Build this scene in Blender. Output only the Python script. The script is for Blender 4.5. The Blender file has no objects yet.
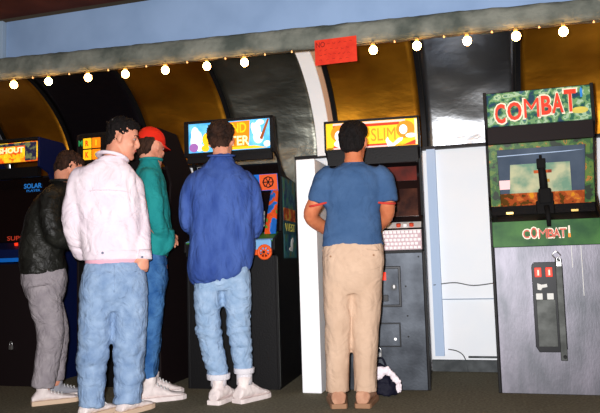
import bpy, bmesh, math, random
from math import sin, cos, pi, radians
from mathutils import Vector, Matrix, noise
random.seed(4)
V = Vector
scene = bpy.context.scene
col = scene.collection

# ------------------------------------------------------------------ camera
YAW, PIT, ROLL = radians(16.06), radians(4.9), radians(1.7)
CAMZ = 0.88
fw = V((-sin(YAW)*cos(PIT), cos(YAW)*cos(PIT), sin(PIT)))
r0 = V((cos(YAW), sin(YAW), 0)); u0 = r0.cross(fw)
Rv = cos(ROLL)*r0 - sin(ROLL)*u0; Uv = cos(ROLL)*u0 + sin(ROLL)*r0
cam_d = bpy.data.cameras.new('camera'); cam = bpy.data.objects.new('camera', cam_d); col.objects.link(cam)
cam_d.sensor_width = 36; cam_d.lens = 39.6; cam_d.clip_start = 0.02
cam.matrix_world = Matrix(((Rv.x, Uv.x, -fw.x, 0), (Rv.y, Uv.y, -fw.y, 0), (Rv.z, Uv.z, -fw.z, CAMZ), (0, 0, 0, 1)))
scene.camera = cam

# ------------------------------------------------------------------ light and exposure
world = bpy.data.worlds.new('world'); scene.world = world; world.use_nodes = True
world.node_tree.nodes['Background'].inputs[0].default_value = (1.0, 0.80, 0.60, 1)
world.node_tree.nodes['Background'].inputs[1].default_value = 0.035
fl = bpy.data.lights.new('camera_flash', 'AREA'); fl.shape = 'RECTANGLE'; fl.size = 0.07; fl.size_y = 0.05
fl.energy = 246; fl.color = (1.0, 0.98, 0.98)
flo = bpy.data.objects.new('camera_flash', fl); col.objects.link(flo)
flo.location = (-0.10, 0.03, CAMZ + 0.07)
flo.rotation_euler = (V((-0.95, 4.5, 1.35)) - flo.location).to_track_quat('-Z', 'Y').to_euler()
scene.view_settings.view_transform = 'Standard'; scene.view_settings.look = 'None'
scene.view_settings.exposure = 0.0; scene.view_settings.gamma = 1.0
scene.view_settings.use_curve_mapping = False

# ------------------------------------------------------------------ materials
def lin(c):
    return tuple(((v/255)/12.92 if v/255 <= 0.04045 else (((v/255)+0.055)/1.055)**2.4) for v in c[:3]) + (1,)
def mat(name, c, rough=0.6, metal=0.0, c2=None, scale=8, stretch=(1, 1, 1), bump=0.0, bscale=None, emit=0.0,
        detail=4, spec=0.22, steps=None, coat=0.0, lo=0.35, hi=0.65, dist=0.0):
    m = bpy.data.materials.new(name); m.use_nodes = True
    nt = m.node_tree; b = nt.nodes['Principled BSDF']
    b.inputs['Roughness'].default_value = rough; b.inputs['Metallic'].default_value = metal
    b.inputs['Specular IOR Level'].default_value = spec; b.inputs['Coat Weight'].default_value = coat
    b.inputs['Base Color'].default_value = lin(c)
    tc = mp = None
    def coords():
        nonlocal tc, mp
        if tc is None:
            tc = nt.nodes.new('ShaderNodeTexCoord'); mp = nt.nodes.new('ShaderNodeMapping')
            mp.inputs['Scale'].default_value = stretch
            nt.links.new(tc.outputs['Object'], mp.inputs['Vector'])
        return mp.outputs['Vector']
    outc = None
    if c2 is not None or steps:
        n = nt.nodes.new('ShaderNodeTexNoise'); n.inputs['Scale'].default_value = scale; n.inputs['Detail'].default_value = detail
        nt.links.new(coords(), n.inputs['Vector'])
        r = nt.nodes.new('ShaderNodeValToRGB'); nt.links.new(n.outputs['Fac'], r.inputs['Fac'])
        el = r.color_ramp.elements
        if steps:
            r.color_ramp.interpolation = 'CONSTANT'
            el[0].position = 0; el[0].color = lin(steps[0][1])
            el[1].position = steps[1][0]; el[1].color = lin(steps[1][1])
            for p, cc in steps[2:]:
                e = el.new(p); e.color = lin(cc)
        else:
            el[0].position = lo; el[0].color = lin(c); el[1].position = hi; el[1].color = lin(c2)
        outc = r.outputs['Color']; nt.links.new(outc, b.inputs['Base Color'])
    if bump:
        n2 = nt.nodes.new('ShaderNodeTexNoise'); n2.inputs['Scale'].default_value = bscale or scale*3; n2.inputs['Detail'].default_value = 5; n2.inputs['Distortion'].default_value = dist
        nt.links.new(coords(), n2.inputs['Vector'])
        bp = nt.nodes.new('ShaderNodeBump'); bp.inputs['Strength'].default_value = bump; bp.inputs['Distance'].default_value = 0.02 if dist == 0 else 0.035
        nt.links.new(n2.outputs['Fac'], bp.inputs['Height']); nt.links.new(bp.outputs['Normal'], b.inputs['Normal'])
    if emit:
        b.inputs['Emission Strength'].default_value = emit; b.inputs['Emission Color'].default_value = lin(c)
        if outc: nt.links.new(outc, b.inputs['Emission Color'])
    return m

M = {}
M['carpet'] = mat('carpet', (92, 88, 74), 0.95, c2=(124, 118, 98), scale=60, bump=0.5, bscale=300, spec=0.1)
M['ceiling'] = mat('ceiling_brown', (66, 36, 30), 0.9, c2=(80, 44, 36), scale=5, spec=0.05)
M['blue_wall'] = mat('blue_wall', (132, 158, 194), 0.75, c2=(144, 170, 206), scale=3)
M['pale_trim'] = mat('pale_trim', (150, 170, 190), 0.6)
M['fascia'] = mat('fascia_fabric', (76, 82, 76), 0.95, c2=(126, 128, 118), scale=5, stretch=(1, 1, 1.2), bump=0.5, bscale=30, detail=5, lo=.36, hi=.64)
M['white_panel'] = mat('white_panel', (252, 252, 252), 0.5, c2=(244, 246, 250), scale=2)
M['door_white'] = mat('recess_white', (244, 249, 255), 0.45, c2=(250, 252, 255), scale=2.5, bump=0.15, bscale=5)
M['pale_strip'] = mat('pale_strip_blue', (186, 208, 238), 0.6)
M['grime'] = mat('grimy_kickboard', (60, 64, 66), 0.8, c2=(92, 96, 98), scale=9)
M['tan'] = mat('tan_edge', (190, 150, 120), 0.7)
M['rib'] = mat('black_rib', (10, 10, 12), 0.6)
M['silver'] = mat('silver_foil', (176, 180, 186), 0.34, 1.0, bump=0.55, bscale=3.5, stretch=(1, 1, 1.6))
M['silver_dark'] = mat('smoky_foil', (160, 160, 148), 0.46, 1.0, c2=(110, 112, 104), scale=2, bump=1.0, bscale=4, stretch=(1, 1, 2))
M['gold'] = mat('gold_foil', (232, 160, 46), 0.47, 1.0, c2=(180, 116, 30), scale=2, bump=0.6, bscale=3, stretch=(1, 1, 2))
M['foil_dark_reflection'] = mat('foil_dark_reflection', (26, 22, 28), 0.4, 0.6, bump=0.4, bscale=4)  # silver bay coloured black for the dark surroundings it mirrors
M['lip'] = mat('dark_lip', (30, 28, 30), 0.5)
M['seam'] = mat('seam', (150, 165, 185), 0.6)
M['black'] = mat('cabinet_black', (9, 8, 10), 0.55, bump=0.1, bscale=80)
M['black_matte'] = mat('matte_black', (10, 9, 10), 0.8)
M['brownblack'] = mat('brown_black', (18, 8, 10), 0.65)
M['navy_side'] = mat('navy_laminate', (8, 20, 62), 0.5)
M['metal_grey'] = mat('scuffed_steel', (84, 86, 91), 0.47, 0.8, c2=(118, 115, 124), scale=4, stretch=(2, 2, .7), bump=0.04, bscale=40, detail=8, lo=.3, hi=.7)
M['metal_dark'] = mat('worn_dark_steel', (42, 45, 50), 0.46, 0.75, c2=(64, 68, 74), scale=6, bump=0.04, bscale=60, detail=7)
M['door_black'] = mat('coin_door_black', (24, 25, 28), 0.4, 0.2)
M['steel_bar'] = mat('steel_bar', (58, 60, 58), 0.5, 0.6, c2=(80, 82, 80), scale=14)
M['chrome'] = mat('chrome', (190, 190, 190), 0.3, 0.9)
M['brass'] = mat('brass', (170, 140, 80), 0.35, 0.8)
M['red_lamp'] = mat('red_coin_light', (240, 50, 20), 0.4, emit=0.8)
M['white_plastic'] = mat('white_plastic', (240, 240, 240), 0.4)
M['keys'] = mat('white_keys', (246, 240, 240), 0.45)
M['key_gap'] = mat('key_panel_grey', (196, 172, 178), 0.6)
M['paper'] = mat('paper', (225, 225, 220), 0.7)
M['orange_plastic'] = mat('orange_plastic', (232, 92, 36), 0.45)
M['lightblue_plastic'] = mat('light_blue_plastic', (120, 170, 215), 0.4)
M['bright_blue'] = mat('bright_blue', (20, 110, 210), 0.4)
M['green_overlay'] = mat('green_overlay', (70, 130, 40), 0.5, c2=(40, 100, 50), scale=9)
M['combat_green'] = mat('combat_green', (26, 78, 36), 0.5, c2=(64, 116, 52), scale=7, detail=6)
M['camo'] = mat('camo_art', (60, 110, 60), 0.35, scale=17, detail=2, steps=[(0, (28, 60, 84)), (.38, (40, 92, 74)), (.46, (100, 142, 96)), (.54, (150, 180, 150)), (.62, (70, 120, 96)), (.70, (60, 92, 120))], emit=0.18)
M['camo_frame'] = mat('camo_frame', (60, 110, 60), 0.45, scale=16, detail=4, steps=[(0, (20, 40, 18)), (.42, (42, 90, 32)), (.52, (84, 116, 38)), (.62, (176, 110, 30)), (.66, (60, 96, 36))])
M['orange_camo'] = mat('orange_camo', (196, 100, 40), 0.5, scale=14, detail=5, steps=[(0, (90, 60, 20)), (.42, (168, 78, 36)), (.52, (200, 110, 50)), (.60, (222, 150, 40)), (.68, (96, 110, 40))])
M['smoked_glass'] = mat('smoked_glass', (62, 78, 98), 0.22, c2=(84, 98, 116), scale=5, spec=0.9, bump=0.05, bscale=9)
M['map_screen'] = mat('map_screen', (112, 146, 124), 0.25, scale=7, detail=4, c2=(186, 186, 150), lo=.42, hi=.6, emit=0.22)
M['dark_screen'] = mat('dark_screen', (16, 10, 10), 0.12, spec=0.7)
M['glow_screen'] = mat('glow_screen', (130, 150, 160), 0.3, scale=12, steps=[(0, (60, 90, 120)), (.42, (120, 150, 170)), (.5, (200, 205, 205)), (.6, (190, 80, 60)), (.66, (90, 150, 190))], emit=0.35)
M['amber_screen'] = mat('amber_screen', (80, 44, 30), 0.3, c2=(40, 18, 14), scale=10, emit=0.12)
M['picture'] = mat('picture', (150, 140, 120), 0.4, c2=(40, 36, 34), scale=22, emit=0.12, lo=.45, hi=.55)
M['red_band'] = mat('red_band', (110, 32, 20), 0.5, c2=(70, 22, 16), scale=8, emit=0.05)
def lit(name, c, e=0.55, **k): return mat(name, c, 0.4, emit=e, **k)
M['mq_yellow'] = lit('lit_yellow', (250, 190, 30), .6)
M['mq_orange'] = lit('lit_orange', (240, 130, 20), .6)
M['mq_red'] = lit('lit_red', (214, 50, 24), .5)
M['mq_blue'] = lit('lit_blue', (60, 160, 225), .6, c2=(110, 190, 235), scale=12)
M['mq_white'] = lit('lit_white', (235, 240, 245), .6)
M['mq_pink'] = lit('lit_pink', (235, 190, 190), .5)
M['mq_cream'] = lit('lit_cream', (255, 240, 180), .6)
M['mq_purple'] = lit('lit_purple', (150, 100, 170), .5)
M['mq_green'] = lit('lit_green', (50, 150, 90), .3)
M['mq_brown'] = lit('lit_brown', (150, 80, 30), .4)
M['mq_fire'] = lit('lit_fire', (236, 70, 24), .6, c2=(252, 200, 40), scale=14, lo=.42, hi=.58)
M['mq_dark'] = lit('lit_dark', (40, 40, 70), .3, c2=(120, 130, 90), scale=30, lo=.45, hi=.6)
M['neon_blue'] = lit('neon_blue', (40, 120, 200), .35)
M['dim_red'] = lit('dim_red', (190, 60, 40), .3)
M['title_red'] = mat('title_red', (214, 62, 40), 0.4, emit=0.15)
M['title_red2'] = mat('title_red_paint', (206, 70, 40), 0.4)
M['title_edge'] = mat('title_edge', (240, 225, 205), 0.4, emit=0.1)
M['side_art_blue'] = mat('side_art_blue', (44, 92, 112), 0.5, scale=12, steps=[(0, (26, 60, 96)), (.44, (48, 100, 110)), (.54, (64, 118, 92)), (.62, (96, 92, 60))])
M['side_art_orange'] = mat('side_art_orange', (190, 84, 40), 0.5, scale=16, steps=[(0, (150, 60, 34)), (.46, (200, 92, 40)), (.56, (190, 150, 60))])
M['side_art_teal'] = mat('side_art_teal', (40, 96, 96), 0.5, c2=(30, 60, 80), scale=10)
M['yellow_paint'] = mat('yellow_paint', (206, 196, 90), 0.5)
M['bezel_art'] = mat('bezel_art', (224, 92, 40), 0.45, scale=11, steps=[(0, (30, 100, 190)), (.44, (40, 120, 210)), (.50, (228, 90, 36)), (.60, (214, 74, 34)), (.67, (90, 150, 60))])
M['sign_red'] = mat('sign_red', (222, 58, 34), 0.8, c2=(206, 48, 30), scale=20)
M['ink'] = mat('ink', (110, 24, 22), 0.8)
M['cord'] = mat('cord', (70, 55, 35), 0.6)
M['socket'] = mat('socket', (200, 160, 90), 0.5)
M['bulb'] = mat('bulb_glow', (255, 188, 108), 0.3, emit=45.0)
M['unlit_bulb_glow'] = mat('unlit_bulb_glow', (255, 190, 120), 0.3, emit=1.2)  # unlit little bulbs, weak glow added so they read as dots
M['skin'] = mat('skin', (222, 156, 128), 0.55, c2=(206, 134, 108), scale=18, spec=0.35)
M['skin_tan'] = mat('skin_tan', (206, 124, 84), 0.55, c2=(190, 106, 70), scale=18, spec=0.35)
M['hair_black'] = mat('hair_black', (9, 6, 6), 0.75, c2=(20, 13, 12), scale=60, stretch=(1, 1, .3), bump=0.7, bscale=120)
M['hair_brown'] = mat('hair_brown', (30, 18, 13), 0.75, c2=(66, 42, 30), scale=26, stretch=(1, 1, .5), bump=0.8, bscale=90)
M['eye_white'] = mat('eye_white', (176, 160, 152), 0.4); M['iris'] = mat('iris', (30, 18, 12), 0.3)
M['lips'] = mat('lips', (170, 84, 76), 0.5)
M['navy_tee'] = mat('slate_blue_jersey', (56, 84, 122), 0.9, c2=(68, 96, 134), scale=7, bump=0.45, bscale=9, dist=1.5, spec=0.15)
M['red_trim'] = mat('red_trim', (200, 60, 50), 0.8)
M['khaki'] = mat('khaki_cotton', (190, 160, 136), 0.9, c2=(204, 174, 150), scale=6, bump=0.5, bscale=8, dist=1.5, spec=0.15)
M['denim_light'] = mat('light_denim', (116, 142, 178), 0.9, c2=(152, 176, 206), scale=16, stretch=(1, 1, .8), bump=0.7, bscale=10, dist=1.8, spec=0.12, detail=7, lo=.3, hi=.7)
M['denim_pale'] = mat('pale_denim', (134, 162, 194), 0.9, c2=(160, 184, 212), scale=20, bump=0.7, bscale=10, dist=1.8, spec=0.12, detail=7, lo=.3, hi=.7)
M['denim_mid'] = mat('mid_denim', (40, 84, 140), 0.9, c2=(76, 122, 172), scale=12, bump=0.7, bscale=10, dist=1.8, spec=0.12, detail=7)
M['denim_shirt'] = mat('blue_chambray', (50, 74, 140), 0.9, c2=(70, 96, 162), scale=9, stretch=(1.4, 1.4, .6), bump=0.7, bscale=9, dist=1.5, spec=0.12, detail=6)
M['grey_denim'] = mat('grey_denim', (140, 132, 138), 0.9, c2=(166, 158, 162), scale=14, bump=0.7, bscale=10, dist=1.8, spec=0.12, detail=7, lo=.3, hi=.7)
M['white_jacket'] = mat('white_cotton', (238, 224, 230), 0.85, c2=(226, 210, 220), scale=5, bump=0.6, bscale=8, dist=1.5, spec=0.2)
M['pink_shirt'] = mat('pink_shirt', (226, 170, 186), 0.9)
M['teal'] = mat('teal_cotton', (24, 128, 130), 0.85, c2=(38, 146, 144), scale=6, bump=0.6, bscale=8, dist=1.5, spec=0.2)
M['leather'] = mat('black_leather', (22, 22, 20), 0.42, c2=(38, 38, 34), scale=9, bump=0.6, bscale=12, dist=1.5)
M['cap_red'] = mat('cap_red', (228, 44, 22), 0.8, c2=(212, 34, 18), scale=8)
M['shoe_white'] = mat('shoe_white', (238, 226, 222), 0.6, c2=(220, 206, 204), scale=20)
M['shoe_tan'] = mat('shoe_tan', (196, 150, 122), 0.7, c2=(172, 124, 98), scale=20)
M['shoe_sole'] = mat('shoe_sole', (214, 186, 160), 0.7)
M['sole_brown'] = mat('sole_brown', (150, 112, 84), 0.7)
M['sock'] = mat('sock', (222, 218, 224), 0.9, bump=0.4, bscale=90)
M['shoe_grey'] = mat('shoe_grey', (150, 150, 158), 0.7)
M['metal_button'] = mat('metal_button', (40, 40, 50), 0.4, 0.8)
M['bag_navy'] = mat('bag_navy', (16, 16, 34), 0.7, bump=0.3, bscale=50)
M['cloth_white'] = mat('cloth_white', (238, 226, 232), 0.9)

# ------------------------------------------------------------------ object helpers
def setp(o, label=None, cat=None, group=None, kind=None):
    if label: o['label'] = label
    if cat: o['category'] = cat
    if group: o['group'] = group
    if kind: o['kind'] = kind
    return o
def thing(name, label, cat, loc=(0, 0, 0), rotz=0.0, group=None):
    o = bpy.data.objects.new(name, None); col.objects.link(o)
    o.location = loc; o.rotation_euler = (0, 0, rotz); o.empty_display_size = 0.1
    return setp(o, label, cat, group)
def link(name, me, m, parent=None, smooth=False):
    for x in (m if isinstance(m, (list, tuple)) else [m]):
        me.materials.append(x)
    if smooth:
        me.polygons.foreach_set('use_smooth', [True]*len(me.polygons))
    o = bpy.data.objects.new(name, me); col.objects.link(o)
    if parent: o.parent = parent
    return o
class MB:
    def __init__(s): s.v = []; s.f = []
    def add(s, vs, fs):
        b = len(s.v); s.v += [tuple(v) for v in vs]; s.f += [tuple(i+b for i in f) for f in fs]; return s
    def box(s, x0, x1, y0, y1, z0, z1):
        vs = [(x, y, z) for z in (z0, z1) for y in (y0, y1) for x in (x0, x1)]
        return s.add(vs, [(0, 2, 3, 1), (4, 5, 7, 6), (0, 1, 5, 4), (2, 6, 7, 3), (0, 4, 6, 2), (1, 3, 7, 5)])
    def slab(s, a, b, c, d, t):                      # a,b,c,d counter-clockwise seen from outside
        a, b, c, d = map(V, (a, b, c, d)); n = (b-a).cross(d-a).normalized()*t
        vs = [a, b, c, d, a-n, b-n, c-n, d-n]
        return s.add(vs, [(0, 1, 2, 3), (7, 6, 5, 4), (0, 4, 5, 1), (1, 5, 6, 2), (2, 6, 7, 3), (3, 7, 4, 0)])
    def prism(s, prof, x0, x1):                      # profile of (y,z) extruded along x
        n = len(prof)
        vs = [(x0, y, z) for y, z in prof]+[(x1, y, z) for y, z in prof]
        return s.add(vs, [tuple(range(n))[::-1], tuple(range(n, 2*n))]+[(i, (i+1) % n, (i+1) % n+n, i+n) for i in range(n)])
    def prismy(s, prof, y0, y1):                     # profile of (x,z) extruded along y
        n = len(prof)
        vs = [(x, y0, z) for x, z in prof]+[(x, y1, z) for x, z in prof]
        return s.add(vs, [tuple(range(n)), tuple(range(n, 2*n))[::-1]]+[(i, i+n, (i+1) % n+n, (i+1) % n) for i in range(n)])
    def ring(s, cen, u, v, prev=None, n=16):
        pass
    def cyl(s, a, b, r, r2=None, n=16):
        return s.tube([a, b], [r, r if r2 is None else r2], n)
    def tube(s, pts, rs, n=10, flat=1.0):
        pts = [V(p) for p in pts]
        if not isinstance(rs, (list, tuple)): rs = [rs]*len(pts)
        t0 = (pts[1]-pts[0]).normalized()
        ref = V((0, 0, 1)) if abs(t0.z) < 0.9 else V((1, 0, 0))
        u = t0.cross(ref).normalized(); base = len(s.v); k = len(pts)
        for i, p in enumerate(pts):
            t = (pts[min(i+1, k-1)]-pts[max(i-1, 0)]).normalized()
            u = (u-t*u.dot(t)).normalized(); w = t.cross(u)
            for j in range(n):
                a = 2*pi*j/n
                s.v.append(tuple(p+(u*cos(a)+w*sin(a)*flat)*rs[i]))
        for i in range(k-1):
            for j in range(n):
                s.f.append((base+i*n+j, base+i*n+(j+1) % n, base+(i+1)*n+(j+1) % n, base+(i+1)*n+j))
        s.f.append(tuple(base+j for j in range(n))[::-1]); s.f.append(tuple(base+(k-1)*n+j for j in range(n)))
        return s
    def ell(s, c, r, n=16, m=10, mtx=None):
        c = V(c); base = len(s.v)
        def P(x, y, z):
            p = V((x*r[0], y*r[1], z*r[2]))
            if mtx: p = mtx @ p
            return tuple(c+p)
        s.v.append(P(0, 0, -1))
        for i in range(1, m):
            th = -pi/2+pi*i/m
            for j in range(n): s.v.append(P(cos(th)*cos(2*pi*j/n), cos(th)*sin(2*pi*j/n), sin(th)))
        s.v.append(P(0, 0, 1)); top = len(s.v)-1
        for j in range(n): s.f.append((base, base+1+(j+1) % n, base+1+j))
        for i in range(m-2):
            for j in range(n):
                a = base+1+i*n
                s.f.append((a+j, a+(j+1) % n, a+n+(j+1) % n, a+n+j))
        a = base+1+(m-2)*n
        for j in range(n): s.f.append((a+j, a+(j+1) % n, top))
        return s
    def loft(s, rings, n=24, sub=4, mtx=None, sq=2.0):
        """rings: (cx,cy,cz,rx,ry) stacked along z, spline-smoothed and capped"""
        R = []
        k = len(rings)
        for i in range(k-1):
            p0 = rings[max(i-1, 0)]; p1 = rings[i]; p2 = rings[i+1]; p3 = rings[min(i+2, k-1)]
            for q in range(sub):
                t = q/sub
                R.append([0.5*((2*b)+(-a+c)*t+(2*a-5*b+4*c-d)*t*t+(-a+3*b-3*c+d)*t**3) for a, b, c, d in zip(p0, p1, p2, p3)])
        R.append(list(rings[-1])); base = len(s.v)
        for cx, cy, cz, rx, ry in R:
            for j in range(n):
                a = 2*pi*j/n; ca, sa = cos(a), sin(a)
                x = math.copysign(abs(ca)**(2/sq), ca); y = math.copysign(abs(sa)**(2/sq), sa)
                p = V((cx+max(rx, .002)*x, cy+max(ry, .002)*y, cz))
                s.v.append(tuple(mtx @ p if mtx else p))
        for i in range(len(R)-1):
            for j in range(n):
                s.f.append((base+i*n+j, base+i*n+(j+1) % n, base+(i+1)*n+(j+1) % n, base+(i+1)*n+j))
        s.f.append(tuple(base+j for j in range(n))[::-1]); s.f.append(tuple(base+(len(R)-1)*n+j for j in range(n)))
        return s
    def mesh(s, name='mesh', fix=True):
        me = bpy.data.meshes.new(name); me.from_pydata(s.v, [], s.f); me.update()
        if fix:
            bm = bmesh.new(); bm.from_mesh(me); bmesh.ops.recalc_face_normals(bm, faces=bm.faces); bm.to_mesh(me); bm.free()
        return me
    def build(s, name, m, parent=None, smooth=False, bevel=0.0):
        me = s.mesh(name)
        if bevel:
            bm = bmesh.new(); bm.from_mesh(me)
            bmesh.ops.bevel(bm, geom=[e for e in bm.edges if e.is_manifold and e.calc_face_angle(0) > .6], offset=bevel, segments=2, affect='EDGES', profile=.5)
            bm.to_mesh(me); bm.free()
        return link(name, me, m, parent, smooth)

def spl(pts, sub=6):
    pts = [V(p) for p in pts]; out = []; k = len(pts)
    for i in range(k-1):
        p0 = pts[max(i-1, 0)]; p1 = pts[i]; p2 = pts[i+1]; p3 = pts[min(i+2, k-1)]
        for q in range(sub):
            t = q/sub
            out.append(0.5*((2*p1)+(p2-p0)*t+(2*p0-5*p1+4*p2-p3)*t*t+(3*p1-p0-3*p2+p3)*t**3))
    out.append(pts[-1]); return out

def organic(mb, name, m, parent, voxel=0.01, smooth=4, amp=0.0, freq=(10, 10, 16), seed=0, wf=None, weld=True):
    """fuse overlapping closed lofts into one continuous surface, relax it, add folds"""
    tmp = bpy.data.objects.new('tmp', mb.mesh('tmp')); col.objects.link(tmp)
    md = tmp.modifiers.new('r', 'REMESH'); md.mode = 'VOXEL'; md.voxel_size = voxel
    if smooth:
        sm = tmp.modifiers.new('s', 'SMOOTH'); sm.factor = 0.5; sm.iterations = smooth
    dg = bpy.context.evaluated_depsgraph_get(); dg.update()
    me = bpy.data.meshes.new_from_object(tmp.evaluated_get(dg))
    old = tmp.data; bpy.data.objects.remove(tmp); bpy.data.meshes.remove(old)
    me.materials.clear()
    if amp:
        no = [v.normal.copy() for v in me.vertices]
        off = V((seed*3.1, seed*1.7, seed*2.3))
        for v, n_ in zip(me.vertices, no):
            c = v.co
            a = noise.noise(V((c.x*freq[0], c.y*freq[1], c.z*freq[2]))+off)
            a2 = noise.noise(V((c.x*freq[0]*2.1, c.y*freq[1]*2.1, (c.z+c.x*.5)*freq[2]*1.9))+off*2)
            a3 = noise.noise(V((c.x*freq[0]*1.3+c.z*4, c.y*freq[1]*1.3, c.z*freq[2]*1.1-c.x*5))+off*3)
            r = a2*0.5+a*0.9-0.45*math.exp(-(a/0.14)**2)-0.35*math.exp(-(a3/0.12)**2)
            k = wf(c) if wf else 1.0
            v.co = c+n_*(amp*k*r)
    me.name = name
    return link(name, me, m, parent, True)

def text(s, name, m, parent, w, h, loc, rot=(pi/2, 0, 0), ext=0.002, off=0.0, bold=0.0):
    cu = bpy.data.curves.new('t', 'FONT'); cu.body = s; cu.extrude = ext; cu.offset = bold; cu.resolution_u = 3
    t = bpy.data.objects.new('t', cu); col.objects.link(t)
    dg = bpy.context.evaluated_depsgraph_get(); dg.update()
    me = bpy.data.meshes.new_from_object(t.evaluated_get(dg)); bpy.data.objects.remove(t)
    me.materials.clear()
    xs = [v.co.x for v in me.vertices]; ys = [v.co.y for v in me.vertices]
    sx = w/(max(xs)-min(xs)); sy = h/(max(ys)-min(ys)); cx = (max(xs)+min(xs))/2; cy = (max(ys)+min(ys))/2
    for v in me.vertices: v.co.x = (v.co.x-cx)*sx; v.co.y = (v.co.y-cy)*sy
    o = link(name, me, m, parent); o.location = loc; o.rotation_euler = rot
    return o

# ------------------------------------------------------------------ setting
FX0, FX1 = -6.5, 2.6
def struct(mb, name, m, smooth=False, bevel=0): return setp(mb.build(name, m, None, smooth, bevel), kind='structure')
struct(MB().box(FX0, FX1, -3, 5.6, -0.05, 0), 'floor', M['carpet'])
struct(MB().box(FX0, FX1, -3, 4.17, 2.84, 2.90), 'ceiling', M['ceiling'])
struct(MB().box(FX0, FX1, 5.42, 5.5, 0, 1.78), 'wall_back', M['door_white'])
struct(MB().box(FX0-.06, FX0, -3, 5.6, 0, 2.84), 'wall_left', M['ceiling'])
struct(MB().box(FX1, FX1+.06, -3, 5.6, 0, 2.84), 'wall_right', M['ceiling'])
# blue wall above the padded beam
struct(MB().prismy([(-3.58, 2.50), (FX1, 2.34), (FX1, 2.84), (-3.58, 2.84)], 4.23, 4.30), 'wall_upper', M['blue_wall'])
struct(MB().prismy([(FX0, 2.52), (-3.62, 2.52), (-3.62, 2.84), (FX0, 2.84)], 4.15, 4.30), 'trim_1', M['pale_trim'])
struct(MB().box(-3.62, -3.585, 4.19, 4.30, 2.50, 2.84), 'trim_2', M['pale_trim'], bevel=.004)
# arched foil vault in bays, with ribs between them
PROF = [(5.40, 1.78), (5.385, 1.90), (5.345, 2.03), (5.27, 2.16), (5.15, 2.30), (5.00, 2.42), (4.82, 2.52), (4.60, 2.59), (4.30, 2.62)]
PS = spl([V((0, y, z)) for y, z in PROF], 5)
def vault(x0, x1, seed):
    mb = MB(); nx = max(3, int((x1-x0)/0.05)); k = len(PS)
    for i in range(k):
        for j in range(nx+1):
            x = x0+(x1-x0)*j/nx; p = PS[i]
            e = sin(pi*j/nx)*min(1, i/3)
            d = 0.022*noise.noise(V((x*3.0+seed*7, p.y*2.6, p.z*5)))*e
            mb.v.append((x, p.y-d*.8, p.z-d*.6))
    for i in range(k-1):
        for j in range(nx):
            a = i*(nx+1)+j; mb.f.append((a, a+1, a+nx+2, a+nx+1))
    b = len(mb.v)
    for x in (x0, x1):
        pass
    return mb
BAYS = [(-6.4, -4.49, 'silver'), (-4.45, -3.80, 'gold'), (-3.76, -2.98, 'foil_dark_reflection'), (-2.94, -2.16, 'gold'), (-2.12, -1.37, 'silver_dark'),
        (-1.24, -0.50, 'gold'), (-0.46, 0.24, 'silver'), (0.28, 1.6, 'gold'), (1.64, 2.55, 'silver')]
for i, (a, b, m) in enumerate(BAYS):
    me = vault(a, b, i).mesh('vault', fix=False)
    o = link('wall_vault_panel', me, M[m], None, True)
    md = o.modifiers.new('solid', 'SOLIDIFY'); md.thickness = 0.01; md.offset = -1
    setp(o, kind='structure')
def rib(x0, x1, d, name, m):
    prof = [(p.y, p.z) for p in PS]
    inner = []
    for i, p in enumerate(PS):
        t = (PS[min(i+1, len(PS)-1)]-PS[max(i-1, 0)]).normalized(); n_ = V((0, -t.z, t.y))
        q = p+n_*d; inner.append((q.y, q.z))
    mb = MB(); k = len(prof)
    for x in (x0, x1):
        for y, z in prof: mb.v.append((x, y+.01, z))
        for y, z in inner: mb.v.append((x, y, z))
    for i in range(k-1):
        a, b = i, i+1
        mb.f += [(a, b, b+k, a+k), (a+2*k, a+3*k, b+3*k, b+2*k), (a+k, b+k, b+3*k, a+3*k), (a, a+2*k, b+2*k, b)]
    mb.f += [(0, k, 3*k, 2*k), (k-1, 3*k-1, 4*k-1, 2*k-1)]
    return struct(mb, name, m)
for a, b in zip(BAYS[:-1], BAYS[1:]):
    if a[1] == -1.37: continue
    rib(a[1]+.002, b[0]-.002, 0.010, 'trim_3', M['rib'])
rib(-1.37, -1.255, 0.06, 'trim_white_arch', M['white_panel'])
rib(-1.255, -1.215, 0.045, 'trim_tan_edge', M['tan'])
rib(-1.215, -1.18, 0.03, 'trim_black_edge', M['rib'])
struct(MB().box(FX0, -1.60, 5.37, 5.41, 1.765, 1.79), 'trim_ledge', M['lip'])
struct(MB().box(-1.60, FX1, 5.37, 5.42, 1.765, 1.79), 'trim_ledge', M['lip'])
struct(MB().box(-2.12, -1.58, 5.36, 5.42, 0.9, 1.80), 'wall_foil', M['silver_dark'])
# white partition standing between the machines
struct(MB().box(-1.285, -1.15, 4.39, 5.36, 0, 1.60), 'wall_partition', M['white_panel'], bevel=.006)
# recess wall details
struct(MB().box(-0.47, -0.40, 5.36, 5.42, 0.12, 1.765), 'trim_4', M['pale_strip'])  # narrow pale blue strip down the left of the recess
struct(MB().box(-0.40, 0.03, 5.40, 5.42, 0.555, 0.562), 'trim_5', M['seam'])
struct(MB().box(-0.50, 0.05, 5.37, 5.42, 0, 0.085), 'baseboard_back', M['grime'])
struct(MB().box(-0.22, 0.03, 5.405, 5.42, 0.10, 0.115), 'trim_6', M['grime'])
setp(MB().tube(spl([(-0.46, 5.36, 0.675), (-0.30, 5.385, 0.69), (-0.15, 5.385, 0.665), (0.03, 5.39, 0.685)], 6), 0.004, 8).build('cable', M['grime'], None, True),
     'thin dark cable sagging across the white recess wall', 'cable')
setp(MB().tube(spl([(-0.37, 5.385, 0.17), (-0.30, 5.385, 0.155), (-0.25, 5.385, 0.11), (-0.225, 5.36, 0.004)], 6), 0.004, 8).build('cable', M['grime'], None, True),
     'short black cable end curving down to the floor below the white recess wall', 'cable')

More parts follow.
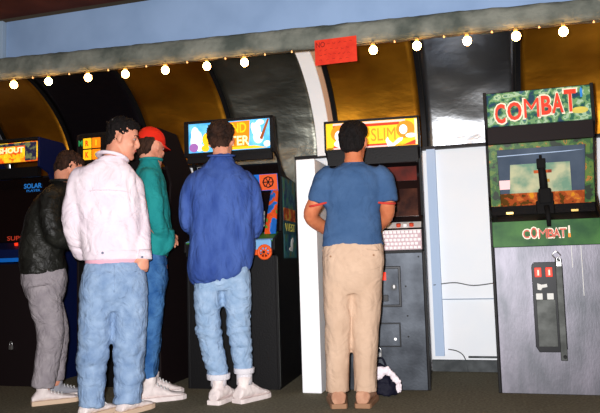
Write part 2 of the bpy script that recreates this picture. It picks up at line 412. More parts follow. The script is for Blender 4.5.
# padded beam along the front of the vault (slopes a little down to the right)
def beam():
    mb = MB(); n = 180; sec = []
    for q in range(20):
        a = 2*pi*q/20; ca, sa = cos(a), sin(a)
        sec.append((math.copysign(abs(ca)**.55, ca), math.copysign(abs(sa)**.55, sa)))
    for i in range(n+1):
        t = i/n; x = -4.6+(FX1+4.6)*t
        zt = 2.53-(x+3.61)*0.030; zb = 2.365-(x+3.61)*0.022
        zc = (zt+zb)/2; h = (zt-zb)/2
        for sy, sz in sec:
            d = 0.006*noise.noise(V((x*9, sy*2, sz*3)))+0.003*noise.noise(V((x*26, sy*5, sz*6)))
            mb.v.append((x, 4.19+sy*(0.06+d), zc+sz*(h+d)))
    for i in range(n):
        for q in range(20):
            mb.f.append((i*20+q, i*20+(q+1) % 20, (i+1)*20+(q+1) % 20, (i+1)*20+q))
    return mb
setp(beam().build('padded_beam', M['fascia'], None, True), kind='structure')['label'] = 'grey marbled fabric covered beam across the arcade bays'
bpy.data.objects['padded_beam'].name = 'trim_beam'
def zb(x): return 2.365-(x+3.61)*0.022

# string of round bulbs
bx = [-3.75, -3.44, -3.13, -2.79, -2.48, -2.16, -1.84, -1.56, -0.67, -0.39, -0.08, 0.21, 0.48, 0.80]
sx_ = [-3.27, -2.95, -2.62, -2.31, -1.99, -1.70, -1.41, -1.22, -0.53, -0.22, 0.07, 0.345, 0.65]
cy_ = 4.150
cp = []
for x in sorted(bx+sx_): cp.append((x, cy_, zb(x)-.012)); cp.append((x+.07, cy_, zb(x+.07)-.018))
setp(MB().tube(spl(cp, 2), 0.004, 6).build('string_light_cord', M['cord'], None, True), 'thin cord of the bulb string running under the grey beam', 'cord')
places = ['at the far left above the orange foil', 'second from the left, right of the orange foil', 'third from the left', 'above the hair of the man in the white jacket',
          'above the red cap', 'just left of the lit marquee with the white figures', 'above the hair of the man in the blue shirt', 'nearest the red paper sign on its left side',
          'first to the right of the red paper sign', 'over the right end of the yellow marquee', 'over the bright silver foil', 'over the left half of the camouflage marquee',
          'over the right half of the camouflage marquee', 'beyond the right edge']
for x, pl_ in zip(bx, places):
    t = thing('light_bulb', 'round glowing bulb on the string, ' + pl_, 'light bulb', (x, cy_, zb(x)-.012), 0, 'round bulbs strung under the grey beam')
    MB().cyl((0, 0, 0.004), (0, 0, -.025), .012, .011, 12).build('socket', M['socket'], t, True)
    MB().ell((0, 0, -.048), (.027, .027, .029), 18, 12).build('glass_globe', M['bulb'], t, True)
for x in sx_:
    o = MB().cyl((x, cy_, zb(x)-.010), (x, cy_, zb(x)-.024), .004, .006, 8).build('mini_bulb', M['unlit_bulb_glow'], None, True)
    setp(o, 'tiny unlit bulb with added glow between the round bulbs of the string', 'light bulb', 'tiny bulbs between the round ones')

# red paper sign pinned on the beam
sg = thing('paper_sign', 'red rectangular paper sign hung over the grey beam above the white column', 'sign', (-0.912, 4.118, 2.255), 0)
mb = MB(); NX = 12
for k_ in (0, 1):
    for j in range(9):
        for i in range(NX+1):
            x = -.14+.28*i/NX; z = -.085+.17*j/8
            mb.v.append((x, -.004*sin(i/NX*pi)*(1-j/8)+k_*.002, z))
w_ = NX+1
for j in range(8):
    for i in range(NX):
        a = j*w_+i; mb.f.append((a, a+1, a+1+w_, a+w_)); b = a+9*w_; mb.f.append((b, b+w_, b+1+w_, b+1))
mb.build('paper', M['sign_red'], sg)
text('NO', 'lettering', M['ink'], sg, .06, .035, (-.10, -.0055, .05), ext=.0006)
mb = MB()
random.seed(3)
for r_, (z, n_) in enumerate([(.052, 5), (.012, 6), (-.022, 7), (-.055, 5)]):
    for i in range(n_):
        x = -.055+(.185/n_)*i if r_ == 0 else -.11+(.22/n_)*i
        pts = [(x+q*.006, -.0056, z+random.uniform(-.006, .006)) for q in range(4)]
        mb.tube(pts, .0010, 5)
mb.build('handwriting', M['ink'], sg)

# ------------------------------------------------------------------ arcade machines
def cabinet(name, label, loc, w, prof, m_side, th=0.018, rz=0.0):
    t = thing(name, label, 'arcade machine', loc, rz)
    MB().prism(prof, -w/2, -w/2+th).build('side_panel', m_side, t, bevel=.003)
    MB().prism(prof, w/2-th, w/2).build('side_panel', m_side, t, bevel=.003)
    return t
def blob(mb, pts, y0, y1):     # flat art shape, outline (x,z)
    return mb.prismy(pts, y0, y1)
def oval(cx, cz, rx, rz, n=14, a0=0): return [(cx+rx*cos(2*pi*i/n+a0), cz+rz*sin(2*pi*i/n+a0)) for i in range(n)]
def padlock(label, loc, rz=0.0):
    t = thing('padlock', label, 'padlock', loc, rz)
    MB().box(-.016, .016, -.008, .008, -.02, .012).build('lock_body', M['chrome'], t, bevel=.003)
    MB().tube(spl([(-.011, 0, .010), (-.011, 0, .03), (0, 0, .042), (.011, 0, .03), (.011, 0, .010)], 5), .0032, 8).build('shackle', M['chrome'], t, True)
    return t

# --- COMBAT machine
PC = [(0, 0), (0, .95), (-.01, .95), (-.01, 1.12), (.12, 1.20), (.20, 1.30), (.10, 1.64), (.0, 1.74), (.0, 1.99), (.30, 1.99), (.78, 1.78), (.80, 0)]
c = cabinet('arcade_machine', 'tall camouflage green arcade machine with a bare scuffed steel lower front', (.34, 4.56, 0), .69, PC, M['black'])
MB().box(-.325, .325, .0, .03, .0, .945).build('front_panel', M['metal_grey'], c, bevel=.003)
MB().box(-.327, .327, .77, .79, 0, 1.77).build('back_panel', M['black_matte'], c)
mb = MB(); mb.slab((-.33, -.02, .945), (.33, -.02, .945), (.33, -.012, 1.112), (-.33, -.012, 1.112), .02)
gp = mb.build('title_panel', M['combat_green'], c, bevel=.003)
for dx, ch, hh in ((-.120, 'C', .055), (-.072, 'O', .068), (-.018, 'M', .055), (.030, 'B', .055), (.066, 'A', .055), (.104, 'T', .055)):
    text(ch, 'letter_edge', M['title_edge'], gp, .050 if ch != 'M' else .062, hh+.014, (dx, -.0215, 1.025+(.006 if ch == 'O' else 0)), ext=.0008, bold=0 if ch == 'M' else .03)
    text(ch, 'letter', M['title_red2'], gp, .038 if ch != 'M' else .050, hh, (dx, -.0235, 1.025+(.006 if ch == 'O' else 0)), ext=.001, bold=0 if ch == 'M' else .015)
MB().box(.136, .147, -.024, -.018, 1.02, 1.07).build('knife_blade', M['title_edge'], gp); MB().box(.135, .148, -.024, -.018, .995, 1.02).build('knife_handle', M['mq_orange'], gp)
mb = MB(); mb.slab((-.327, -.012, 1.112), (.327, -.012, 1.112), (.327, .14, 1.165), (-.327, .14, 1.165), .02)
mb.slab((-.327, .14, 1.165), (.327, .14, 1.165), (.327, .16, 1.225), (-.327, .16, 1.225), .01)
lg = mb.build('control_ledge', M['black'], c)
MB().slab((-.29, .03, 1.129), (-.13, .03, 1.129), (-.13, .09, 1.150), (-.29, .09, 1.150), .003).build('ledge_sticker', M['brownblack'], lg)
for x in (-.21, .20):
    MB().box(x-.022, x+.022, .125, .139, 1.168, 1.182).build('latch', M['brass'], lg)
mb = MB(); mb.slab((-.31, .16, 1.225), (.31, .16, 1.225), (.31, .21, 1.315), (-.31, .21, 1.315), .01)
mb.build('lower_bezel', M['orange_camo'], c)
# green frame round the viewing window
mb = MB()
yb_, yt_ = .12, .06
mb.slab((-.327, .13, 1.225), (-.265, .13, 1.225), (-.275, .05, 1.635), (-.327, .05, 1.635), .02)
mb.slab((.265, .13, 1.225), (.327, .13, 1.225), (.327, .05, 1.635), (.285, .05, 1.635), .02)
mb.slab((-.327, .057, 1.60), (.327, .057, 1.60), (.327, .05, 1.635), (-.327, .05, 1.635), .02)
mb.build('window_frame', M['camo_frame'], c)
mb = MB(); mb.slab((-.285, .225, 1.30), (.285, .225, 1.30), (.285, .10, 1.62), (-.285, .10, 1.62), .008)
gl = mb.build('viewing_window', M['smoked_glass'], c)
def wy(z, o=0): return .225-(z-1.30)*(.125/.32)-.002-o
mb = MB(); mb.slab((-.20, wy(1.315), 1.315), (.20, wy(1.315), 1.315), (.19, wy(1.505), 1.505), (-.19, wy(1.505), 1.505), .003)
mb.build('screen', M['map_screen'], gl)
mb = MB(); mb.slab((-.275, wy(1.345), 1.345), (-.195, wy(1.345), 1.345), (-.195, wy(1.405), 1.405), (-.275, wy(1.405), 1.405), .002)
mb.build('window_sticker', M['mq_pink'], gl)
mb = MB()
mb.slab((-.04, wy(1.44, .002), 1.44), (.075, wy(1.44, .002), 1.44), (.075, wy(1.46, .002), 1.46), (-.04, wy(1.46, .002), 1.46), .002)
mb.slab((.03, wy(1.38, .002), 1.38), (.06, wy(1.38, .002), 1.38), (.06, wy(1.40, .002), 1.40), (.03, wy(1.40, .002), 1.40), .002)
mb.build('screen_caption', M['side_art_orange'], gl)
mb = MB(); mb.slab((-.275, wy(1.565), 1.562), (.28, wy(1.565), 1.572), (.28, wy(1.572), 1.577), (-.275, wy(1.57), 1.567), .003); mb.build('glass_edge_strip', M['pale_strip'], gl)
MB().box(-.327, .327, .0, .05, 1.635, 1.748).build('marquee_gap', M['brownblack'], c)
MB().box(-.327, .327, .02, .30, 1.965, 1.985).build('top_panel', M['black_matte'], c)
mb = MB(); mb.box(-.322, .322, -.006, .02, 1.75, 1.975); mq = mb.build('marquee', M['camo'], c, bevel=.002)
for (dx, ch, ww, hh) in ((-.240, 'C', .080, .135), (-.148, 'O', .105, .125), (-.040, 'M', .108, .130), (.052, 'B', .078, .130), (.122, 'A', .084, .135), (.200, 'T', .088, .150)):
    zz = 1.860+dx*.11
    text(ch, 'letter_edge', M['title_edge'], mq, ww+.004, hh+.016, (dx, -.0075, zz), ext=.0008, bold=.03 if ch != 'M' else 0)
    text(ch, 'letter', M['title_red'], mq, ww-.014, hh-.002, (dx, -.0105, zz), ext=.001, bold=.03 if ch != 'M' else 0)
mb = MB(); mb.prismy([(.262, 1.90), (.274, 1.90), (.276, 1.95), (.268, 1.966), (.260, 1.95)], -.009, -.006); mb.build('knife_blade', M['neon_blue'], mq)
mb = MB(); mb.prismy(oval(.255, 1.815, .05, .022), -.009, -.006); mb.build('emblem', M['yellow_paint'], mq)
mb = MB(); mb.box(-.335, -.323, -.012, .02, 1.745, 1.985); mb.box(.323, .335, -.012, .02, 1.745, 1.985); mb.build('marquee_bracket', M['black'], c)
# coin door
mb = MB(); mb.prismy([(-.10, .30), (-.08, .265), (.07, .265), (.09, .285), (.09, .82), (.075, .84), (-.085, .84), (-.10, .82)], -.012, .002)
cd = mb.build('coin_door', M['door_black'], c, bevel=.003)
MB().box(-.082, .035, -.016, -.010, .30, .60).build('cash_box_door', M['steel_bar'], cd, bevel=.002)
for x in (-.062, .005):
    t_ = MB().box(x-.02, x+.02, -.020, -.010, .745, .805).build('coin_reject_button', M['red_lamp'], cd, bevel=.003)
    MB().box(x-.004, x+.006, -.023, -.019, .755, .79).build('coin_slot', M['title_edge'], t_)
    MB().box(x-.02, x+.02, -.018, -.010, .60, .64).build('coin_return', M['paper'], cd, bevel=.002)
mb = MB(); mb.prismy([(-.07, .665), (-.05, .66), (-.04, .675), (-.01, .68), (-.012, .70), (-.045, .695), (-.07, .705)], -.014, -.010); mb.build('coin_sticker', M['paper'], cd)
MB().box(.045, .085, -.028, -.014, .215, .86).build('security_bar', M['steel_bar'], c, bevel=.003)
MB().tube(spl([(.05, -.03, .86), (.03, -.036, .885), (.055, -.04, .905), (.08, -.032, .88)], 4), .004, 8).build('bar_wire', M['chrome'], c)
MB().cyl((.07, -.014, .24), (.07, -.035, .24), .012).build('bar_bolt', M['black'], c)
mb = MB()
for x, z0, z1 in ((.148, .80, .94), (.205, .62, .94)): mb.box(x, x+.004, -.002, .001, z0, z1)
mb.build('scratch_mark', M['paper'], c)
padlock('silver padlock at the top of the security bar on the camouflage machine', (.405, 4.522, .83))
# mounted gun
g = thing('mounted_gun', 'black mounted toy machine gun standing on the ledge of the camouflage machine', 'toy gun', (.35, 4.595, 1.152))
MB().prism([(-.04, 0), (.05, 0.03), (.04, .09), (-.02, .09)], -.055, .055).build('mount_base', M['black_matte'], g, bevel=.008)
MB().prism([(-.045, .07), (.045, .07), (.04, .17), (-.03, .17)], -.035, .04).build('receiver', M['black_matte'], g, bevel=.008)
MB().box(-.045, -.033, -.03, .0, .06, .14).build('grip', M['black_matte'], g, bevel=.003); MB().box(.038, .05, -.03, .0, .06, .14).build('grip', M['black_matte'], g, bevel=.003)
MB().tube([(.0, 0, .15), (-.006, -.01, .26), (-.012, -.02, .33)], [.026, .024, .022], 12).build('barrel', M['black_matte'], g, True)
MB().box(-.038, .014, -.045, .0, .30, .365).build('muzzle', M['black_matte'], g, bevel=.004)
MB().cyl((-.013, -.02, .36), (-.013, -.02, .39), .008).build('front_sight', M['black_matte'], g)
MB().tube([(.006, -.04, .05), (.010, -.075, -.02), (.012, -.075, -.085)], [.018, .016, .013], 10).build('rear_handle', M['black_matte'], g, True)

# --- machine with the white key panel
P4 = [(0, 0), (0, .94), (-.02, .95), (.02, 1.10), (.14, 1.14), (.22, 1.20), (.12, 1.60), (.0, 1.67), (.0, 1.88), (.28, 1.88), (.76, 1.60), (.78, 0)]
m4 = cabinet('arcade_machine', 'dark steel fronted arcade machine with a yellow cartoon marquee and white key panel', (-.775, 4.56, 0), .67, P4, M['black'], rz=radians(4.8))
MB().box(-.317, .317, 0, .03, 0, .93).build('front_panel', M['metal_dark'], m4, bevel=.003)
MB().box(-.317, .317, .75, .77, 0, 1.59).build('back_panel', M['black_matte'], m4)
mb = MB(); mb.slab((-.317, -.018, .95), (.317, -.018, .95), (.317, .02, 1.085), (-.317, .02, 1.085), .02)
kp = mb.build('key_panel', M['key_gap'], m4)
mb = MB()
n_ = V((0, -.135, .038)).normalized(); n_ = V((0, -.963, .27))
for r in range(5):
    for q in range(23):
        x = -.305+q*.0275+(.008 if r % 2 else 0); a = (r+.5)/5
        p = V((x, -.018+.038*a, .95+.135*a))
        u = V((1, 0, 0)); w = V((0, .27, .963))
        if x > .30: continue
        mb.slab(p-u*.011-w*.0095+n_*.010, p+u*.011-w*.0095+n_*.010, p+u*.011+w*.0095+n_*.010, p-u*.011+w*.0095+n_*.010, .012)
keys = mb.build('key', M['keys'], kp, bevel=.003); keys['kind'] = 'stuff'
mb = MB(); mb.box(-.317, .317, -.03, .0, .93, .95); mb.build('panel_lip', M['black'], m4)
mb = MB(); mb.slab((-.317, .02, 1.088), (.317, .02, 1.088), (.317, .15, 1.15), (-.317, .15, 1.15), .015)
cp4 = mb.build('control_panel', M['white_plastic'], m4)
mb = MB(); mb.slab((-.317, .022, 1.090), (.317, .022, 1.090), (.317, .045, 1.103), (-.317, .045, 1.103), .002); mb.build('panel_trim', M['black'], cp4)
for x, m_ in ((-.2, 'red_lamp'), (-.12, 'red_lamp'), (.16, 'title_red2'), (.205, 'white_plastic'), (.25, 'title_red2')):
    MB().cyl((x, .08, 1.115), (x, .072, 1.135), .016).build('push_button', M[m_], cp4, True)
mb = MB(); mb.tube([(-.02, .08, 1.12), (-.02, .07, 1.17)], .005, 8); j4 = mb.build('joystick', M['chrome'], cp4); MB().ell((-.02, .068, 1.18), (.017, .017, .017)).build('joystick_ball', M['red_trim'], j4, True)
mb = MB(); mb.slab((-.317, .13, 1.15), (.317, .13, 1.15), (.317, .20, 1.60), (-.317, .20, 1.60), .01)
sc4 = mb.build('screen_glass', M['dark_screen'], m4)
mb = MB(); mb.slab((-.30, .174, 1.45), (.30, .174, 1.45), (.30, .190, 1.555), (-.30, .190, 1.555), .002); mb.build('red_screen_band', M['red_band'], sc4)
mb = MB(); mb.slab((-.30, .134, 1.19), (.30, .134, 1.19), (.30, .165, 1.39), (-.30, .165, 1.39), .002); mb.build('amber_screen_area', M['amber_screen'], sc4)
mb = MB(); mb.slab((.015, .134, 1.225), (.155, .134, 1.225), (.150, .170, 1.47), (.035, .170, 1.47), .003); pf = mb.build('picture_frame', M['black_matte'], sc4)
mb = MB(); mb.slab((.035, .134, 1.245), (.135, .134, 1.245), (.132, .165, 1.455), (.052, .165, 1.455), .002); mb.build('picture', M['picture'], pf)
MB().box(-.317, .317, .0, .05, 1.56, 1.69).build('marquee_gap', M['black'], m4)
mb = MB(); mb.box(-.332, .332, -.006, .25, 1.66, 1.675); mb.box(-.332, .332, -.006, .28, 1.865, 1.882); mb.box(-.335, -.322, -.006, .02, 1.66, 1.88); mb.box(.322, .335, -.006, .02, 1.66, 1.88)
mb.build('marquee_frame', M['black'], m4)
mq = MB().box(-.322, .322, 0, .02, 1.675, 1.865).build('marquee', M['mq_yellow'], m4)
mb = MB(); mb.box(-.27, .20, -.003, 0, 1.828, 1.846); mb.box(-.27, .12, -.003, 0, 1.688, 1.700); mb.build('red_stripe', M['mq_red'], mq)
mb = MB(); mb.box(-.27, .24, -.003, 0, 1.848, 1.862); mb.box(-.27, .14, -.003, 0, 1.677, 1.687); mb.build('pink_stripe', M['mq_pink'], mq)
text('SLIM', 'lettering', M['mq_orange'], mq, .17, .09, (.085, -.003, 1.765), ext=.001)
mb = MB(); mb.prismy(oval(-.225, 1.79, .062, .06), -.004, -.001); mb.build('cartoon_hair', M['mq_orange'], mq); mb = MB(); mb.prismy(oval(.24, 1.79, .065, .062), -.004, -.001); mb.build('cartoon_hair', M['mq_orange'], mq)
mb = MB(); mb.prismy(oval(-.225, 1.77, .034, .04), -.007, -.004); mb.prismy(oval(-.215, 1.715, .05, .028), -.0074, -.004); mb.build('cartoon_figure', M['mq_white'], mq); mb = MB()
mb.prismy(oval(.225, 1.79, .028, .034), -.007, -.004); mb.prismy(oval(.275, 1.745, .036, .016), -.007, -.004)
mb.prismy([(.10, 1.72), (.115, 1.675), (.16, 1.678), (.215, 1.715), (.22, 1.735), (.19, 1.73), (.15, 1.695), (.125, 1.72), (.115, 1.745)], -.007, -.003)
mb.build('cartoon_figure', M['mq_white'], mq)
mb = MB(); mb.prismy([(.22, 1.68), (.31, 1.68), (.31, 1.715), (.27, 1.70)], -.004, -.001); mb.build('cartoon_dress', M['mq_red'], mq)
mb = MB(); mb.box(.303, .320, -.004, -.001, 1.68, 1.86); mb.build('cream_border', M['mq_cream'], mq)
mb = MB(); mb.box(-.03, .165, -.006, .002, .56, .84); cd = mb.build('coin_door', M['door_black'], m4, bevel=.004)
MB().box(-.015, .15, -.010, -.004, .575, .825).build('door_plate', M['metal_dark'], cd, bevel=.003)
MB().box(.025, .065, -.018, -.008, .745, .80).build('coin_reject_button', M['red_lamp'], cd, bevel=.003)
MB().box(.035, .075, -.015, -.008, .60, .645).build('coin_return', M['door_black'], cd, bevel=.003)
MB().cyl((.115, -.008, .695), (.115, -.018, .695), .022).build('lock', M['door_black'], cd); MB().ell((.117, -.02, .70), (.008, .005, .013)).build('lock_key', M['white_plastic'], cd)
mb = MB(); mb.box(-.03, .15, -.006, .002, .29, .455); cb = mb.build('cash_door', M['door_black'], m4, bevel=.003)
MB().box(-.022, .142, -.009, -.004, .298, .447).build('door_plate', M['metal_dark'], cb, bevel=.002)
MB().cyl((.112, -.008, .345), (.112, -.018, .345), .009).build('lock', M['chrome'], cb)
for x, z in ((.20, .50), (.20, .36), (.195, .70), (.29, .90)):
    MB().cyl((x, .0, z), (x, -.006, z), .006).build('screw', M['black'], m4)
padlock('silver padlock hanging on the lower front of the machine beside the khaki trousers', (-.775, 4.548, .245))

# --- machine with the orange wheel controls, played by the man in the blue shirt
P3 = [(0, 0), (0, .94), (-.05, .98), (-.04, 1.06), (.14, 1.12), (.20, 1.53), (.12, 1.66), (.0, 1.70), (.0, 1.95), (.035, 1.95), (.09, 1.72), (.22, 1.60), (.33, 1.55), (.62, 1.53), (.66, 1.40), (.70, 0)]
m3 = cabinet('arcade_machine', 'black arcade machine with a glowing blue and orange marquee and orange wheel control', (-1.815, 4.46, 0), .69, P3, M['black'], rz=radians(3))
MB().box(-.327, .327, 0, .03, 0, .94).build('front_panel', M['black'], m3)
MB().box(-.327, .327, .64, .66, 0, 1.50).build('back_panel', M['black_matte'], m3)
mb = MB(); mb.slab((-.327, -.05, .95), (.327, -.05, .95), (.327, -.04, 1.05), (-.327, -.04, 1.05), .02)
MB().box(-.327, .327, .0, .03, 1.64, 1.70).build('marquee_gap', M['black'], m3)
mb.build('panel_front', M['black'], m3)
mb = MB(); mb.slab((-.327, -.045, 1.052), (.327, -.045, 1.052), (.327, .14, 1.115), (-.327, .14, 1.115), .012); cp3 = mb.build('control_panel', M['green_overlay'], m3)
MB().slab((-.327, -.047, 1.053), (.327, -.047, 1.053), (.327, -.02, 1.0625), (-.327, -.02, 1.0625), .002).build('panel_edge', M['lightblue_plastic'], cp3)
MB().box(.19, .32, -.062, -.048, .955, 1.055).build('panel_bracket', M['lightblue_plastic'], m3, bevel=.01)
wh = MB(); wh.tube([V((.275+.045*cos(a), -.075, .965+.045*sin(a))) for a in [2*pi*i/16 for i in range(17)]], .011, 8)
for i in range(4):
    a = pi*i/4; wh.tube([(.275-.04*cos(a), -.075, .965-.04*sin(a)), (.275+.04*cos(a), -.075, .965+.04*sin(a))], .006, 6)
wh.cyl((.275, -.088, .965), (.275, -.055, .965), .018)
wheel = wh.build('control_wheel', M['orange_plastic'], m3, True)
MB().cyl((.275, -.092, .965), (.275, -.086, .965), .009).build('hub_cap', M['black'], wheel)
MB().box(.05, .23, -.075, -.052, .945, .985).build('orange_grip', M['orange_plastic'], m3, bevel=.006)
for x, m_ in ((-.22, 'red_lamp'), (-.05, 'bright_blue'), (.06, 'yellow_paint'), (.14, 'red_lamp'), (.19, 'mq_blue')):
    MB().cyl((x, .05, 1.085), (x, .045, 1.105), .014).build('push_button', M[m_], cp3, True)
mb = MB(); mb.slab((-.327, .15, 1.12), (.327, .15, 1.12), (.327, .21, 1.64), (-.327, .21, 1.64), .01); bz = mb.build('screen_glass', M['dark_screen'], m3)
mb = MB(); mb.slab((-.22, .152, 1.16), (.215, .152, 1.16), (.215, .188, 1.42), (-.22, .188, 1.42), .004); mb.build('screen', M['glow_screen'], bz)
mb = MB(); mb.slab((.225, .10, 1.10), (.32, .06, 1.10), (.325, .14, 1.43), (.265, .18, 1.43), .01); mb.build('bezel_art', M['bezel_art'], m3); mb = MB()
mb.slab((-.32, .06, 1.10), (-.225, .10, 1.10), (-.265, .18, 1.43), (-.325, .14, 1.43), .01); mb.build('bezel_art', M['bezel_art'], m3)
mb = MB(); mb.slab((-.327, .15, 1.425), (.327, .15, 1.425), (.327, .13, 1.545), (-.327, .13, 1.545), .01); ub = mb.build('upper_bezel', M['bright_blue'], m3)
mb = MB(); mb.slab((.19, .144, 1.428), (.325, .144, 1.428), (.325, .126, 1.542), (.19, .126, 1.542), .002); mb.build('orange_tile', M['orange_plastic'], ub)
mb = MB(); mb.tube([V((.257+.04*cos(a), .130, 1.485+.04*sin(a))) for a in [2*pi*i/8 for i in range(9)]], .005, 6)
for a in (0, pi/3, 2*pi/3): mb.tube([(.257-.04*cos(a), .130, 1.485-.04*sin(a)), (.257+.04*cos(a), .130, 1.485+.04*sin(a))], .004, 6)
mb.build('wheel_emblem', M['brownblack'], ub)
mb = MB(); mb.box(-.342, .342, -.01, .035, 1.935, 1.955); mb.box(-.342, .342, -.01, .02, 1.69, 1.715); mb.box(-.345, -.312, -.01, .02, 1.69, 1.95); mb.box(.318, .345, -.01, .02, 1.69, 1.95); mb.build('marquee_frame', M['black'], m3)
mq = MB().box(-.315, .32, 0, .02, 1.715, 1.935).build('marquee', M['mq_blue'], m3)
mb = MB(); mb.prismy([(-.10, 1.74), (.15, 1.74), (.16, 1.80), (.165, 1.93), (-.10, 1.925)], -.004, 0); mb.build('title_block', M['mq_orange'], mq)
mb = MB(); mb.prismy([(-.10, 1.722), (.30, 1.722), (.20, 1.742), (-.10, 1.742)], -.005, 0); mb.build('yellow_stripe', M['mq_yellow'], mq)
text('IND', 'lettering', M['mq_yellow'], mq, .13, .075, (.075, -.006, 1.88), ext=.001, bold=.02)
text('TER', 'lettering', M['mq_cream'], mq, .15, .07, (.085, -.006, 1.785), ext=.001, bold=.02)
for grp_ in (((.215, 1.86, .034, .05), (.23, 1.80, .038, .045), (.245, 1.91, .03, .02), (.19, 1.88, .015, .03)), ((.295, 1.75, .026, .022),), ((-.26, 1.86, .03, .05), (-.235, 1.82, .03, .06), (-.275, 1.80, .02, .05), (-.225, 1.755, .03, .03))):
    mb = MB()
    for q_, (cx, cz, rx, rz) in enumerate(grp_): mb.prismy(oval(cx, cz, rx, rz), -.007-q_*.0003, 0)
    mb.build('cartoon_figure', M['mq_white'], mq)
mb = MB(); mb.prismy([(.24, 1.79), (.26, 1.78), (.305, 1.90), (.315, 1.93), (.30, 1.93)], -.009, -.006); mb.build('bat', M['mq_brown'], mq)
mb = MB(); mb.prismy(oval(-.165, 1.81, .036, .05), -.008, 0); mb.prismy(oval(-.18, 1.745, .03, .025), -.008, 0); mb.build('cartoon_hair', M['mq_yellow'], mq)
mb = MB(); mb.prismy(oval(-.27, 1.755, .036, .033), -.008, 0); mb.build('purple_patch', M['mq_purple'], mq)
# art on the right side panel
xs_ = .345
def side(z0, z1, y0, y1, m, name, d=.0015, par=None):
    return MB().box(xs_-.001, xs_+d, y0, y1, z0, z1).build(name, m, par or m3)
sa = side(.92, 1.53, .20, .60, M['side_art_teal'], 'side_art')
side(1.30, 1.525, .22, .58, M['side_art_blue'], 'side_art_top', .003, sa)
side(1.205, 1.30, .22, .58, M['side_art_orange'], 'side_art_band', .003, sa)
side(.93, 1.10, .22, .58, M['side_art_blue'], 'side_art_lower', .003, sa)
text('WEST', 'lettering', M['yellow_paint'], sa, .30, .06, (xs_+.004, .40, 1.155), (pi/2, 0, pi/2), ext=.001)
mb = MB()
for (y, z, r1, r2) in ((.44, 1.02, .03, .05), (.40, .99, .05, .015), (.47, 1.06, .02, .02)):
    P_ = oval(y, z, r1, r2); n = len(P_); b = len(mb.v)
    mb.prism([(q[0], q[1]) for q in P_], xs_+.003, xs_+.005)
mb.build('side_art_figure', M['paper'], sa)
MB().prism([(.005, .02), (.015, .02), (.015, .93), (.005, .93)], .345, .348).build('edge_strip', M['steel_bar'], m3)

# --- machine behind the men in white and teal
P2 = [(0, 0), (0, .94), (-.05, .98), (-.04, 1.06), (.14, 1.12), (.20, 1.53), (.12, 1.66), (.0, 1.70), (.0, 1.93), (.30, 1.93), (.62, 1.60), (.70, 0)]
m2 = cabinet('arcade_machine', 'black arcade machine with yellow and red letter tiles on its dark marquee', (-2.72, 4.42, 0), .71, P2, M['brownblack'])
MB().box(-.335, .335, 0, .03, 0, .94).build('front_panel', M['black'], m2)
MB().box(-.335, .335, .58, .60, 0, 1.58).build('back_panel', M['black_matte'], m2)
mb = MB(); mb.slab((-.335, -.05, .95), (.335, -.05, .95), (.335, -.04, 1.05), (-.335, -.04, 1.05), .02); mb.build('panel_front', M['black'], m2)
mb = MB(); mb.slab((-.335, -.045, 1.052), (.335, -.045, 1.052), (.335, .14, 1.115), (-.335, .14, 1.115), .012); cp2 = mb.build('control_panel', M['black'], m2)
for x in (-.2, -.12, .1, .18): MB().cyl((x, .05, 1.085), (x, .045, 1.105), .014).build('push_button', M['red_lamp'], cp2, True)
mb = MB(); mb.slab((-.335, .15, 1.12), (.335, .15, 1.12), (.335, .21, 1.64), (-.335, .21, 1.64), .01); mb.build('screen_glass', M['dark_screen'], m2)
MB().box(-.335, .335, .0, .05, 1.62, 1.70).build('marquee_gap', M['black'], m2)
MB().box(-.335, .335, .0, .30, 1.915, 1.935).build('top_panel', M['black_matte'], m2)
mq = MB().box(-.335, .335, -.004, .02, 1.70, 1.925).build('marquee', M['black'], m2)
for x, z, ch, m_, mt in ((-.255, 1.855, 'R', 'mq_yellow', 'mq_red'), (-.175, 1.855, 'I', 'mq_orange', 'mq_yellow'), (-.255, 1.765, 'K', 'mq_yellow', 'mq_red'), (-.175, 1.765, 'O', 'mq_orange', 'mq_yellow'),
                         (-.02, 1.855, 'D', 'mq_yellow', 'mq_red'), (.06, 1.855, 'E', 'mq_orange', 'mq_yellow')):
    tl = MB().box(x-.036, x+.036, -.009, -.003, z-.04, z+.04).build('letter_tile', M[m_], mq, bevel=.002)
    text(ch, 'letter', M[mt], tl, .028 if ch != 'I' else .009, .045, (x, -.0105, z), ext=.001, bold=.03)
tl = text('M', 'green_letter', M['mq_green'], mq, .035, .045, (-.325+.01, -.006, 1.86), ext=.001, bold=.02)

# --- machine at the left edge
m1 = cabinet('arcade_machine', 'black arcade machine at the left edge with navy side and fiery red marquee', (-3.72, 4.36, 0), .70, [(y, z) for y, z in P2], M['navy_side'])
MB().box(-.332, .332, 0, .03, 0, .94).build('front_panel', M['brownblack'], m1)
MB().box(-.332, .332, .58, .60, 0, 1.58).build('back_panel', M['black_matte'], m1)
mb = MB(); mb.slab((-.332, -.05, .985), (.332, -.05, .985), (.332, -.045, 1.05), (-.332, -.045, 1.05), .02); mb.build('panel_front', M['navy_side'], m1)
mb = MB(); mb.slab((-.345, -.062, .955), (.345, -.062, .955), (.345, -.062, .985), (-.345, -.062, .985), .03); mb.build('blue_rail', M['bright_blue'], m1)
mb = MB(); mb.slab((-.332, -.045, 1.052), (.332, -.045, 1.052), (.332, .14, 1.115), (-.332, .14, 1.115), .012); cp1 = mb.build('control_panel', M['navy_side'], m1)
for x in (-.2, -.12, .1, .18): MB().cyl((x, .05, 1.085), (x, .045, 1.105), .014).build('push_button', M['red_lamp'], cp1, True)
MB().tube([(.24, -.0, 1.06), (.24, -.01, 1.12)], .006, 8).build('joystick', M['chrome'], cp1)
text('SUPER', 'lettering', M['dim_red'], cp1, .20, .035, (.03, .148, 1.150), ext=.001)
